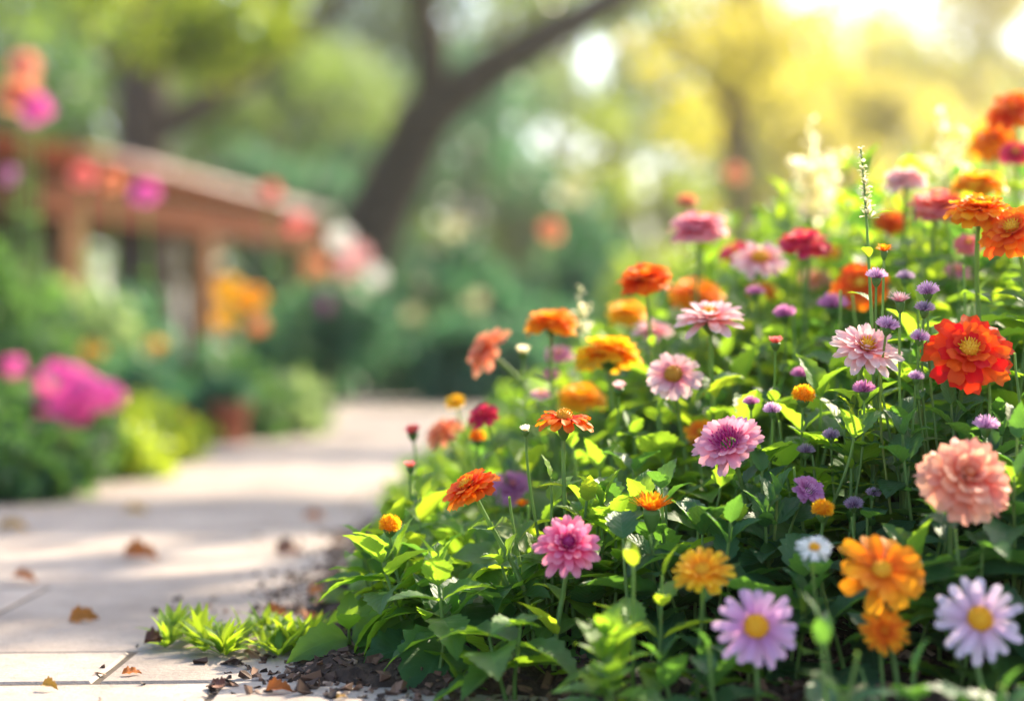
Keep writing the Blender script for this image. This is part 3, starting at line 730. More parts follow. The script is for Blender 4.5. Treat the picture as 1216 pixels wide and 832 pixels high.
# --- purple button flowers
for px, py, d, Y, c, lb in (
    (1041, 330, 21, 1.45, 'purple', "purple button flower highest of its clump, left of the pale pink brush bloom"),
    (1102, 347, 22, 1.45, 'purple', "purple button flower topmost of the pair right of the pale pink brush bloom"),
    (1098, 368, 20, 1.45, 'dimpurple', "dull purple button flower lower of the pair right of the brush bloom"),
    (1054, 388, 22, 1.43, 'purple', "purple button flower in front of the double pink zinnia"),
    (1092, 402, 19, 1.44, 'purple', "pinkish purple button flower between the double pink and the scarlet zinnia"),
    (1088, 449, 16, 1.43, 'purple', "small pink purple button flower low left of the scarlet zinnia"),
    (1026, 464, 22, 1.44, 'mauve', "rosy button flower right under the double pink zinnia"),
    (917, 488, 18, 1.48, 'purple', "lone violet button flower up right of the pale pink aster"),
    (1171, 507, 25, 1.40, 'lilac', "bright lilac button flower right above the peach dahlia"),
    (987, 518, 17, 1.47, 'dimpurple', "grey violet button flower under the orange pompon beside the rosy button"),
    (957, 537, 18, 1.48, 'dimpurple', "grey violet button flower right of the pale pink aster"),
    (1014, 600, 19, 1.42, 'dimpurple', "dark violet seed head above the three round leaves"),
    (1037, 587, 15, 1.43, 'dimpurple', "small dark violet seed head beside the three round leaves"),
    (989, 365, 30, 1.72, 'mauve', "blurred mauve button flower behind the double pink zinnia"),
    (932, 374, 22, 1.66, 'mauve', "blurred rosy button flower above the red pink bud"),
    (892, 479, 16, 1.54, 'mauve', "small rosy button flower just above the pale pink aster"),
    (950, 446, 18, 1.58, 'mauve', "small pink button flower above the orange pompon"),
    (897, 349, 18, 1.8, 'mauve', "faint pink button flower below the whitish pink zinnia"),
    (1075, 331, 18, 1.62, 'dimpurple', "faint violet button flower behind the pale pink brush bloom")):
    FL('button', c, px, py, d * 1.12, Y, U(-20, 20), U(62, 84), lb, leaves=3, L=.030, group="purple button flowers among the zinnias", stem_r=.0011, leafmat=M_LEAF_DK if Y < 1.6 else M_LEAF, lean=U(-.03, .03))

# --- flower and seed spikes
def spike(label, px, ytop, ybot, Y, wid, n, col, arms=0, per=3, leafy=True, group=None, lean=0.0):
    top = at(px, ytop, Y); bot = at(px + lean, ybot, Y)
    base = V(bot[0] + .01, bot[1], float(soil_z(np.array(bot[0]), np.array(bot[1]))) - .004)
    root = thing("flower_spike", base, label, "flower spike", group)
    pts = bez(base, base + (bot - base) * .6, bot, top, 20)
    st = MB(); tube(st, pts, np.linspace(.0022, .0008, 20), 6)
    fo, fl = MB(), MB()
    axes = [(bot, top, 1.0)]
    for k in range(arms):
        a = k * 2.4 + .6; t = .12 + .45 * k / max(arms, 1)
        p = bot + (top - bot) * t; e = p + V(math.cos(a) * .8, math.sin(a) * .45, .42) * np.linalg.norm(top - bot) * .42
        tube(st, bez(p, p + (e - p) * .3 + V(0, 0, -.002), p + (e - p) * .7, e, 6), .0009, 5); axes.append((p, e, .75))
    for a0, a1, sc in axes:
        d = nrm(a1 - a0); F = frame_from(d)
        for i in range(int(n * sc)):
            t = (i + .5) / (n * sc); o = a0 + (a1 - a0) * t; a = i * 2.4; rd = F[:, 0] * math.cos(a) + F[:, 1] * math.sin(a)
            s = wid * sc * (1.1 - .7 * t) * U(.7, 1.2)
            for q in range(per):
                dd = nrm(rd + d * U(-.1, 1.0) + np.cross(d, rd) * U(-.7, .7))
                strip(fl, o, dd, d, s, s * .5, p_round, 4, 3, .2, U(-.6, .8), .3)
    if leafy:
        for k in range(4):
            p = pts[8 + k * 2]; a = k * 2.2; strip(fo, p, V(math.cos(a), math.sin(a), .6), V(0, 0, 1), .03, .010, p_lance, 7, 3, .1, .7, .3)
        fo.build("foliage", M_LEAF_LM, root, base)
    st.build("stem", M_STEM, root, base); fl.build("flower_head", pm(col), root, base)
spike("cream branched flower spike blurred against the yellow light", 965, 142, 265, 2.25, .026, 24, 'cream', arms=6, per=2)
spike("tall thin greenish cream seed spike left of the flat blush pink bloom", 1022, 174, 262, 1.50, .0085, 30, 'seedcream', lean=10, per=4)
spike("blurred yellow green spike left of the tall orange dahlias", 1118, 128, 230, 2.10, .018, 22, 'cream', arms=3, lean=8)
spike("blurred seed cluster stalk right of the flat orange marigold", 688, 338, 400, 1.85, .012, 10, 'cream', arms=3)

# --- leafy plants that stand out at the front
LP = leafy_plant
LP("mint like shoot with lime tip leaves at the left front of the bed", 520, 676, 1.40, L=.058, W=.034, nodes=6, low=.2, a_low=-25)
LP("bright lime leaf rosette left of the golden calendula", 752, 672, 1.29, L=.050, W=.024, nodes=5, mat=M_LEAF_LM, n=2, spread=.025, a_top=62)
LP("broad dark toothed leaves low at the front under the hot pink zinnia", 618, 742, 1.34, L=.066, W=.042, nodes=3, low=.55, a_low=-5, a_top=18, mat=M_LEAF, n=2, spread=.03)
LP("lime toothed leaf tuft at the foot of the orange gerbera stalk", 655, 566, 1.47, L=.045, W=.026, nodes=6, mat=M_LEAF_LM, n=3, spread=.03)
LP("dark pointed leaves hanging out over the path at the left end", 452, 652, 1.50, L=.070, W=.034, nodes=6, low=.3, a_low=-30, n=2, spread=.025, lean=(-.03, 0))
LP("small green leaf pair shoot left of the orange pompon over the path", 428, 640, 1.58, L=.048, W=.024, nodes=4, n=2, low=.35, spread=.03, lean=(-.02, -.01), a_low=-10)
LP("leafy clump with pale sunlit leaves under the golden calendula", 720, 752, 1.24, L=.048, W=.030, nodes=5, n=3, spread=.03, mat=M_LEAF)
LP("shaded blunt leaf clump left of the lilac daisy", 842, 768, 1.24, L=.046, W=.028, nodes=4, n=3, spread=.03, mat=M_LEAF_DK)
LP("blurred upright blade leaves between the lilac daisy and the small orange calendula", 976, 735, 1.17, L=.044, W=.018, nodes=5, n=2, spread=.02, mat=M_LEAF_DK, prof=p_lance, a_low=30, serr=0)
LP("broad leaves spreading right under the peach dahlia", 1135, 628, 1.30, L=.070, W=.040, nodes=3, low=.6, a_low=-10, a_top=12, mat=M_LEAF_DK, n=2, spread=.03)
LP("three round dark leaves under the dark violet seed heads", 1030, 612, 1.40, L=.032, W=.028, nodes=1, whorl=3, low=.98, a_low=5, a_top=5, mat=M_LEAF_DK, curl=(.2, .5), serr=.04)
LP("dark serrated leafy stem under the pale pink aster", 905, 560, 1.45, L=.045, W=.026, nodes=8, mat=M_LEAF_DK, n=3, spread=.035)
LP("finely leaved bright stem under the rosy button flower", 1012, 488, 1.46, L=.036, W=.011, nodes=9, mat=M_LEAF_LM, n=3, spread=.03, prof=p_lance, whorl=3, serr=0)
LP("dark leafy stem with one big drooping heart leaf among the purple buttons", 1070, 505, 1.45, L=.056, W=.036, nodes=6, mat=M_LEAF_DK, n=2, spread=.04, a_low=-40)
LP("dark leafy clump below the scarlet zinnia", 1130, 480, 1.47, L=.056, W=.026, nodes=7, mat=M_LEAF_DK, n=3, spread=.05)
LP("blurred dark leaves in the lower right corner under the whitish lilac daisy", 1188, 812, 1.15, L=.044, W=.028, nodes=4, mat=M_LEAF_DK, n=3, spread=.035)
LP("dim leafy clump under the small orange calendula", 1085, 800, 1.19, L=.050, W=.030, nodes=4, mat=M_LEAF_DK, n=3, spread=.035)
LP("wide dark leaf spray at the right edge beside the peach dahlia", 1208, 520, 1.36, L=.065, W=.036, nodes=5, mat=M_LEAF_DK, n=2, spread=.03)
LP("leaf sprays at mid height left of the orange brush marigold", 715, 600, 1.46, L=.058, W=.034, nodes=6, mat=M_LEAF, n=3, spread=.04)
LP("big dark leaf behind the orange brush marigold", 740, 640, 1.38, L=.07, W=.045, nodes=2, low=.7, a_low=20, a_top=50, mat=M_LEAF_DK)
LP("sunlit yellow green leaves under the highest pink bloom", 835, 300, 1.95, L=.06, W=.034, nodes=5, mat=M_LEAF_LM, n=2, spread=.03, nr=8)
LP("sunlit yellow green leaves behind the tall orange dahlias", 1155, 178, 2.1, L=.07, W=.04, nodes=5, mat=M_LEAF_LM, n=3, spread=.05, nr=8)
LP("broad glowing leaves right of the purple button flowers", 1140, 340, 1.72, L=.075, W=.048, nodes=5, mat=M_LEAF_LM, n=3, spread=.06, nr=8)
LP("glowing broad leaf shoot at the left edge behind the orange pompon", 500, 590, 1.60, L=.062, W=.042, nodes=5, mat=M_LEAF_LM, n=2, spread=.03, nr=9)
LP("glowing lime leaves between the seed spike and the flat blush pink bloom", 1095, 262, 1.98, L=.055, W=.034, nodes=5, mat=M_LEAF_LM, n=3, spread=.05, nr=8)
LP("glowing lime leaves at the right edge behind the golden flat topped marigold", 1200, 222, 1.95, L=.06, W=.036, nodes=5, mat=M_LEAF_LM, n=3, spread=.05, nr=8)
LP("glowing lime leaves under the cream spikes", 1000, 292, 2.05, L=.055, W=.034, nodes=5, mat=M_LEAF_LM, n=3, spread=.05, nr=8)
LP("upright leafy shoot with pale leaves left of the crimson bloom stem", 925, 262, 2.1, L=.05, W=.02, nodes=6, mat=M_LEAF_LM, n=2, spread=.03, nr=8)
LP("tiny lobed seedling on bare soil at the front of the bed", 562, 812, 1.37, L=.014, W=.008, nodes=3, mat=M_LEAF, n=2, spread=.012, name="seedling", whorl=3, a_low=10, low=.5)
LP("glossy leaf cluster right of the orange brush marigold", 830, 600, 1.42, L=.05, W=.03, nodes=6, mat=M_LEAF_DK, n=3, spread=.035)

# understorey: the mass of leaves between the plants, nobody could count it
und = MB(); und_l = MB(); und_d = MB(); st_u = MB()
g = 0
pts_used = 0
for gx in np.arange(-.19, 1.75, .043):
    for gy in np.arange(1.06, 3.5, .047):
        X, Y = gx + U(-.03, .03), gy + U(-.03, .03)
        d = float(bed_in(np.array(X), np.array(Y)))
        if d < .055: continue
        if abs(X) > .36 * Y + .12: continue
        s0 = float(soil_z(np.array(X), np.array(Y))); c = float(canopy(np.array(X), np.array(Y)))
        edge = sm(np.array((d - .02) / .12))
        if Y < 1.25: c *= .62
        h = max((c - s0) * U(.6, 1.0) * float(.45 + .55 * edge), .02)
        near = 1.25 < Y < 1.7
        tgt = und if U(0, 1) < .55 else (und_l if (Y > 1.55 and U(0, 1) < .6) else und_d)  # lime and deep copies put much of the sun and shade into leaf colour
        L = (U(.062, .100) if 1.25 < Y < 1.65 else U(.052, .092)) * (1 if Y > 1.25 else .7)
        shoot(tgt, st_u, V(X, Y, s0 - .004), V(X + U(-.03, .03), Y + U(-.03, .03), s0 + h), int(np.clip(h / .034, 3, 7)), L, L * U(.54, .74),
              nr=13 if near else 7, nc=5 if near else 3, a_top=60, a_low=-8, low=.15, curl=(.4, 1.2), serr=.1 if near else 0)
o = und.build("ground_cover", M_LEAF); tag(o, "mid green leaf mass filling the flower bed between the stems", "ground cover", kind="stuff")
tag(und_l.build("ground_cover", M_LEAF_LM), "leaf mass coloured lime for sunlight at the back of the flower bed", "ground cover", kind="stuff")
tag(und_d.build("ground_cover", M_LEAF_DK), "leaf mass coloured deep green for shade low in the flower bed", "ground cover", kind="stuff")
tag(st_u.build("ground_cover_stalk", M_STEM), "thin green stalks under the leaf mass of the flower bed", "stalks", kind="stuff")

# --- lime weed tuft at the path edge
bx = at(285, 782, 1.56); base = V(bx[0], 1.56, 0.0)
root = thing("weed_tuft", base, "low lime green weed tuft growing at the edge of the paving", "weed")
for k in range(20):
    fo = MB(); c = V(bx[0] + U(-.072, .070), 1.57 + U(-.04, .06), 0.0)
    for i in range(15):
        a = U(0, 6.28); e = R(U(18, 75)); d = V(math.cos(a) * math.cos(e), math.sin(a) * math.cos(e), math.sin(e))
        Lf = U(.020, .040)
        strip(fo, c + d * .003, d, V(-math.cos(a) * math.sin(e), -math.sin(a) * math.sin(e), math.cos(e)), Lf, Lf * U(.20, .32), p_lance, 8, 3, .1, U(.1, .9), .3, .02)
    fo.build("foliage", M_LEAF_LM, root, base)

# ------------------------------------------------------------------ fallen leaves on the paving
M_FALL = leaf_mat("dry_leaf_rust", (.28, .070, .012), (.50, .15, .02), (.5, .16, .02), .2, .55)
M_FALL_Y = leaf_mat("dry_leaf_yellow", (.30, .15, .02), (.48, .26, .03), (.4, .22, .03), .15, .55)
M_FALL_D = leaf_mat("dry_leaf_dark", (.07, .025, .015), (.15, .05, .025), (.12, .04, .02), .1, .55)
def fallen(label, px, py, size, m, yaw, curl=1.0, z=None):
    Y = (CAM_Z - 0.002) / ((py - CY) / FPX); c = at(px, py, Y)
    zz = max(0.002, float(soil_z(np.array(c[0]), np.array(Y))) + .004)
    base = V(c[0], c[1], zz)
    L = size * .82 / FPX * Y; mb = MB(); a = R(yaw); d = V(math.cos(a), math.sin(a), 0)
    strip(mb, base - d * L / 2 + V(0, 0, .004 + .05 * L), d, V(U(-.2, .2), U(-.75, -.2), 1), L, L * U(.55, .8), p_ovate, 13, 7, .35 * curl, .9 * curl, U(.35, .8), .10, .16, U(-.15, .15))
    mb.v[0][:, 2] -= mb.v[0][:, 2].min() - .0008
    o = mb.build("fallen_leaf", m, None, base); o.location = tuple(base)
    st = MB(); p = mb.v[0][3]
    tube(st, [V(p[0] - d[0] * L * .3, p[1] - d[1] * L * .3, .001), V(p[0] - d[0] * L * .12, p[1] - d[1] * L * .12, p[2] * .6 + .0005), p], [.0006, .0007, .0008], 5); st.build("leaf_stalk", M_FALL_D, o)
    tag(o, label, "fallen leaf", "fallen leaves on the path")
for a in (
 ("rust brown fallen leaf alone on shaded paving at the far left", 100, 735, 44, M_FALL, 10),
 ("orange brown fallen leaf on the paving left of the weed tuft", 157, 799, 30, M_FALL, 20),
 ("yellow brown fallen leaf on the front paving near the left corner", 60, 816, 28, M_FALL_Y, -15),
 ("curled rust red fallen leaf in front of the weed tuft", 332, 820, 40, M_FALL, 5),
 ("small yellow fallen leaf at the front edge of the soil", 407, 828, 20, M_FALL_Y, 30),
 ("dark brown curled leaf left of the curled rust red one", 255, 815, 34, M_FALL_D, 160),
 ("dark red brown leaf on the soil under the overhanging leaves", 425, 792, 34, M_FALL_D, -20),
 ("brown leaf behind the weed tuft at its left", 188, 765, 42, M_FALL_D, 12),
 ("rust leaf behind the weed tuft at its middle", 222, 752, 40, M_FALL, -30),
 ("orange leaf lying behind the weed tuft at the soil", 330, 733, 42, M_FALL, 15),
 ("rusty leaf between the weed tuft and the overhanging leaves", 372, 738, 40, M_FALL, 60),
 ("pale rust leaf in the middle of the sunlit paving", 168, 664, 52, M_FALL, 8),
 ("faded red leaf at the left edge of the sunlit paving", 30, 690, 44, M_FALL, -12),
 ("brown leaf on the sunlit paving near the bed", 345, 658, 46, M_FALL_D, 25),
 ("orange leaf near the bed on the bright paving", 374, 615, 34, M_FALL, -10),
 ("orange leaf by the bed edge on the shaded paving", 380, 706, 40, M_FALL, 40),
 ("brown leaf by the left border in the shade", 18, 632, 50, M_FALL_Y, 10),
 ("tan leaf on the paving near the left border", 160, 608, 40, M_FALL_Y, -25),):
    fallen(*a)

# ------------------------------------------------------------------ background plants
def bush(name, label, px, Y, rx, ry, h, n, leaf, m, cat="shrub", group=None, blooms=(), z0=0.0, clumps=14, cm=None):
    X = (px - CX) / FPX * Y
    base = V(X, Y, z0 - .02)
    root = thing(name, base, label, cat, group)
    fo = MB(); cs = []
    for k in range(clumps):
        a = U(0, 6.28); r = math.sqrt(U(0, 1)); zz = U(.25, .82) * (1 - .35 * r)
        cs.append(base + V(math.cos(a) * rx * r * .72, math.sin(a) * ry * r * .72, h * zz))
    leaf_cloud(fo, cs, V(rx * .42, ry * .42, h * .26), n, leaf)
    fo.build("foliage", m, root, base)
    st = MB()
    for c in cs[:8]: tube(st, bez(base, base + V(0, 0, h * .2), c - V(0, 0, h * .15), c, 6), np.linspace(.012 * h + .002, .004 * h, 6), 5)
    st.build("stem", M_STEM if h < .8 else M_BARK, root, base)
    for bp, (bpx, bpy, bY, br, bc) in enumerate(blooms):
        c = at(bpx, bpy, bY); fl = MB()
        for q in range(46):
            d = rng.normal(size=3); d /= np.linalg.norm(d); d[1] = -abs(d[1]) if U(0, 1) < .7 else d[1]
            p = c + d * V(br, br * .8, br * .8) * U(.75, 1)
            G = frame_from(d)
            for w in range(5):
                aa = w * 1.2566 + q; rd = G[:, 0] * math.cos(aa) + G[:, 1] * math.sin(aa)
                strip(fl, p, rd + d * .35, d, br * .26, br * .2, p_round, 3, 3, 0, .4, .2)
        fl.build("flower_head", pm(bc), root, base)
        tb = MB(); tube(tb, bez(base + V(0, 0, h * .4), base + V(0, 0, h * .6), c - V(0, 0, br * 1.5), c, 7), np.linspace(.006, .004, 7), 5); tb.build("stem", M_STEM, root, base)
    return root

# left border along the path
bush("border_plant", "bright lime leafy plant at the left path edge nearest the terracotta pots", 178, 4.25, .16, .22, .22, 1500, .04, M_BRIGHT, "plant")
bush("border_plant", "lime green mound at the left path edge under the magenta phlox", 128, 3.75, .16, .2, .20, 1400, .04, M_BRIGHT, "plant")
bush("phlox", "magenta pink phlox with a wide flower cluster in the left border", 62, 3.55, .15, .15, .24, 1300, .045, M_SHRUB, "phlox",
     blooms=((72, 452, 3.5, .052, 'phloxpink'), (100, 468, 3.45, .055, 'phloxpink'), (125, 470, 3.5, .042, 'phloxpink'), (85, 486, 3.45, .045, 'phloxpink'), (62, 478, 3.5, .04, 'phloxpink'), (18, 436, 3.6, .03, 'phloxpink')))
bush("border_plant", "dark green plant at the left edge in front of the phlox", 18, 3.15, .13, .16, .18, 1300, .045, M_SHRUB, "plant")
bush("border_plant", "mid green leafy plant behind the magenta phlox", -30, 4.1, .26, .2, .30, 1500, .05, M_SHRUB, "plant")
bush("shrub", "dark green rounded shrub beside the terracotta pots", 225, 5.7, .30, .25, .36, 2600, .06, M_TEAL)
bush("shrub", "green shrub with pale lit leaves right of the terracotta pots", 330, 5.6, .17, .2, .27, 1600, .06, M_PALE)
bush("shrub", "pale leaved tall shrub under the left end of the pavilion", 70, 6.6, .36, .3, .66, 2000, .09, M_PALE)
bush("shrub", "mid green tall shrub at the left edge below the pavilion", -10, 6.0, .3, .3, .70, 2200, .08, M_SHRUB)
bush("marigold_bush", "bush with big golden orange flower clusters by the pavilion post", 285, 5.2, .16, .16, .36, 1100, .05, M_SHRUB, "flower bush",
     blooms=((272, 344, 5.15, .050, 'yellow'), (298, 354, 5.15, .046, 'gold'), (268, 378, 5.2, .038, 'yellow'), (308, 386, 5.2, .03, 'peachorange')))
bush("marigold_bush", "small bush with two dull orange flower clusters left of the post", 165, 5.1, .2, .16, .30, 1300, .05, M_TEAL, "flower bush",
     blooms=((110, 416, 5.0, .034, 'gold'), (186, 410, 5.1, .030, 'gold')))
bush("shrub", "deep green tall shrub in the shade under the pavilion", 128, 8.5, .34, .4, .74, 2600, .09, M_TEAL)
bush("shrub", "blue green shrub between pavilion post and hydrangea", 345, 9.0, .34, .35, .56, 2200, .09, M_TEAL)
# terracotta pots
def pot(label, px, Y, r, h, bl=None):
    base = V((px - CX) / FPX * Y, Y, 0.003 if px > 215 else -.028)
    root = thing("terracotta_pot", base, label, "flower pot")
    mb = MB(); lathe(mb, [(0.001, 0.001), (r * .68, 0.001), (r * .70, .006), (r * .92, h * .8), (r * .93, h * .8)], 22); mb.build("pot_body", M_TERRA, root)
    rm = MB(); lathe(rm, [(r * .93, h * .78), (r * 1.03, h * .80), (r * 1.03, h), (r * .92, h), (r * .88, h * .86)], 22); rm.build("rim", M_TERRA, root)
    so = MB(); lathe(so, [(r * .87, h * .88), (r * .4, h * .91), (.001, h * .92)], 16); so.build("soil", M_SOIL, root)
    fo = MB(); leaf_cloud(fo, [base + V(0, 0, h * 1.25)], V(r * 1.2, r * 1.2, h * .5), 260, .035); fo.build("foliage", M_TEAL, root, base)
    if bl:
        fl = MB()
        for q in range(30):
            d = rng.normal(size=3); d /= np.linalg.norm(d); p = base + V(0, -r * .6, h * .95) + d * V(.045, .03, .03); G = frame_from(d)
            for w in range(5):
                aa = w * 1.2566 + q; rd = G[:, 0] * math.cos(aa) + G[:, 1] * math.sin(aa)
                strip(fl, p, rd + d * .3, d, .016, .012, p_round, 3, 3, 0, .4, .2)
        fl.build("flower_head", pm(bl), root, base)
pot("terracotta pot with dark foliage beside the far path edge", 272, 5.0, .065, .125)
pot("terracotta pot with orange flowers left of the plain one", 212, 4.95, .06, .11, 'orangered')

# tall single flowers in the left foreground of the pavilion and by the path
def tall_flower(label, px, py, dpx, Y, col, name="hollyhock", cat="hollyhock"):
    c = at(px, py, Y); rad = dpx / FPX * Y / 2; base = V(c[0] + U(-.03, .03), Y + .03, -.03)
    root = thing(name, base, label, cat)
    pe, ce, ca = head('dahlia', False); n = V(U(-.3, .3), -.8, .5); F = frame_from(n) * rad
    hd = pe.xf(F, c).build("flower_head", pm(col), root, base)
    ca.xf(F, c).build("calyx", M_CALYX, root, base)
    tip = c - nrm(n) * rad * .33; st = MB(); pts = bez(base, base + V(0, 0, .4), tip + V(0, .02, -.2), tip, 14); tube(st, pts, np.linspace(.005, .003, 14), 6); st.build("stem", M_STEM, root, base)
    fo = MB()
    for k in range(8):
        p = pts[1 + k]; a = k * 2.4; strip(fo, p, V(math.cos(a), math.sin(a), .4), V(0, 0, 1), .06, .04, p_ovate, 7, 3, .1, .8, .3)
    fo.build("foliage", M_SHRUB, root, base)
tall_flower("tall peach hollyhock, upper of the pair at the left edge", 28, 78, 46, 4.6, 'peach')
tall_flower("tall orange peach hollyhock in the upper left over the roof end", 22, 112, 56, 4.5, 'peachorange')
tall_flower("tall magenta hollyhock in the upper left touching the peach one", 42, 128, 44, 4.3, 'phloxpink')
tall_flower("hot pink hollyhock in front of the pavilion beam", 172, 228, 38, 4.4, 'phloxpink')
tall_flower("rose red hollyhock left of the hot pink one before the beam", 98, 208, 34, 4.7, 'coral')
tall_flower("orange hollyhock between the rose red and the hot pink one", 132, 216, 32, 4.9, 'peachorange')
tall_flower("small pink hollyhock at the left edge under the beam", 10, 208, 24, 4.8, 'mauve')
tall_flower("red hollyhock hanging at the right end of the pavilion roof", 352, 264, 30, 5.6, 'coral')
tall_flower("pale red hollyhock before the sunlit end of the roof", 322, 226, 26, 5.5, 'coral')
tall_flower("lone orange hollyhock before the green trees in the middle", 655, 272, 32, 4.6, 'peachorange')
tall_flower("faint orange hollyhock against the golden foliage", 872, 205, 26, 4.6, 'peachorange')

# pavilion with a hipped, weathered roof; far end coloured pale for sunlight
E0, E1 = V(-4.75, 12.4, 1.83), V(-2.06, 19.6, 1.83)
ed = nrm(E1 - E0); en = V(-ed[1], ed[0], 0)
W_, RISE = 4.2, .62
root = thing("pavilion", V(*(E0 + E1 + 2 * en * W_ / 2)[:2] / 2, -.03), "wooden garden pavilion with sunlit pinkish roof and brown posts", "pavilion"); po = V(*root.location)
roof = MB()
R0, R1 = E0 + ed * 1.2 + en * W_ / 2 + V(0, 0, RISE), E1 - ed * 1.2 + en * W_ / 2 + V(0, 0, RISE)
B0, B1 = E0 + en * W_, E1 + en * W_
def roof_face(a, b, c, d, k, roof):
    # tile courses as thin steps
    for i in range(k):
        t0, t1 = i / k, (i + 1.12) / k
        p = [a + (d - a) * t0, b + (c - b) * t0, b + (c - b) * min(t1, 1), a + (d - a) * min(t1, 1)]
        nn = nrm(np.cross(b - a, (d + c) / 2 - a)); nn = nn if nn[2] > 0 else -nn
        up = [nn * .05, nn * .05, nn * .012, nn * .012]
        v = np.array([q + w for q, w in zip(p, up)] + [q + nn * -.01 for q in p])
        f = np.array([(0, 1, 2, 3), (7, 6, 5, 4), (0, 4, 5, 1), (1, 5, 6, 2), (2, 6, 7, 3), (3, 7, 4, 0)])
        roof.add(v, f, np.tile([.5, t0, U(0, 1)], (8, 1)))
ES, RS = E0 + (E1 - E0) * .85, R0 + (R1 - R0) * .80
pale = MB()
roof_face(E0, ES, RS, R0, 12, roof); roof_face(B1, B0, R0, R1, 12, roof); roof_face(B0, E0, R0, R0, 12, roof)
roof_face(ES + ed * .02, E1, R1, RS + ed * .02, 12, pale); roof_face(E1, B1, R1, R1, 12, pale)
roof.build("roof", M_TILE, root, po, smooth=False); tag(pale.build("roof_lit_end", M_ROOF_LIT, root, po, smooth=False), "far end of the roof coloured pale pinkish to stand for sunlight")
Mr = np.stack([en, ed, V(0, 0, 1)], 1)
Lr = np.linalg.norm(E1 - E0)
for off, ln, ax in ((en * .12, Lr - .1, 1), (en * (W_ - .12), Lr - .1, 1)):
    b = MB(); box(b, (E0 + E1) / 2 + off - V(0, 0, .22), (.12, ln, .36), Mr, bev=.01); b.build("beam", M_WOOD, root, po, smooth=False)
for e in (E0 + ed * .12, E1 - ed * .12):
    b = MB(); box(b, e + en * W_ / 2 - V(0, 0, .15), (W_ - .5, .12, .22), Mr, bev=.01); b.build("beam", M_WOOD, root, po, smooth=False)
bpn = MB(); Mb = Mr
for k in range(34):
    q = E0 + ed * (.3 + k * (Lr - .6) / 33) + en * (W_ - .32); box(bpn, V(q[0], q[1], .78), (.03, (Lr - .6) / 33 - .012, 1.58), Mr, rnd=U(0, 1))
bpn.build("shade_panel", M_WOOD_SHADE, root, po, smooth=False)  # dark boards added to give the shade under the roof
for t in (.06, .36, .66, .94):
    for off in (.18, W_ - .18):
        q = E0 + (E1 - E0) * t + en * off; b = MB(); box(b, V(q[0], q[1], .72), (.24, .24, 1.50), Mr, bev=.01); b.build("post", M_POST, root, po, smooth=False)

# hydrangea in a stone planter
base = V((398 - CX) / FPX * 8.6, 8.6, -.03)
root = thing("hydrangea", base, "pale pink hydrangea with grey green leaves behind the path end", "hydrangea")
fo = MB(); leaf_cloud(fo, [base + V(0, 0, .50), base + V(.12, 0, .42), base + V(-.12, 0, .42)], V(.2, .2, .2), 900, .08); fo.build("foliage", M_TEAL, root, base)
st = MB(); tube(st, [base, base + V(0, 0, .25), base + V(.02, 0, .5)], [.02, .016, .01], 6); st.build("stem", M_BARK, root, base)
for px, py, r, c in ((404, 284, .06, 'white'), (424, 304, .065, 'blush'), (378, 318, .05, 'peachorange'), (446, 328, .05, 'white'), (386, 360, .045, 'mauve'), (410, 322, .045, 'blush')):
    fl = MB(); cc = at(px, py, 8.4)
    for q in range(60):
        d = rng.normal(size=3); d /= np.linalg.norm(d); p = cc + d * r; G = frame_from(d)
        for w in range(4):
            aa = w * 1.5708 + q; rd = G[:, 0] * math.cos(aa) + G[:, 1] * math.sin(aa); strip(fl, p, rd, d, r * .26, r * .24, p_round, 3, 3, 0, .3, .2)
    fl.build("flower_head", pm(c), root, base)

# row of rounded shrubs across the back
for a in (("blue green rounded shrub left of the path end", 455, 10.5, .42, .4, .62, M_TEAL), ("pale green rounded shrub in the middle of the back row", 525, 9.6, .34, .3, .60, M_PALE),
          ("deep blue green shrub right of the pale one", 615, 11.0, .50, .4, .72, M_TEAL), ("tall blue green shrub behind the left slope of the bed", 720, 11.5, .55, .5, .92, M_TEAL),
          ("yellow green shrub behind the middle of the bed", 800, 10.5, .5, .4, 1.05, M_BRIGHT), ("dull green shrub behind the cream spikes", 930, 12.5, .7, .5, 1.30, M_TREE),
          ("blue green shrub far behind the blush pink bloom", 1060, 13.5, .8, .6, 1.5, M_TEAL), ("green shrub behind the right edge of the bed", 1210, 12.0, .7, .6, 1.35, M_BRIGHT)):
    bush("shrub", a[0], a[1], a[2], a[3], a[4], a[5], 2600, .11, a[6], group="rounded shrubs across the back")

for a in (("tall shrub with added cream light spots left of the lone orange hollyhock", 548, 10.0, .42, .35, 1.05, ((546, 270, 9.7, .07, 'seedcream'), (500, 335, 9.6, .05, 'seedcream'))),
          ("tall shrub with added cream light spots right of the lone orange hollyhock", 690, 12.0, .5, .4, 1.45, ((680, 226, 11.6, .10, 'seedcream'),)),
          ("low shrub with added pale light spots behind the peach dahlia leaning left", 560, 8.6, .36, .3, .52, ((566, 356, 8.3, .05, 'seedcream'), (490, 372, 8.3, .04, 'seedcream')))):
    bush("light_spot_shrub", a[0], a[1], a[2], a[3], a[4], a[5], 2400, .10, M_TEAL, "shrub", blooms=a[6])  # clusters added to stand in for sky gaps and lit leaves

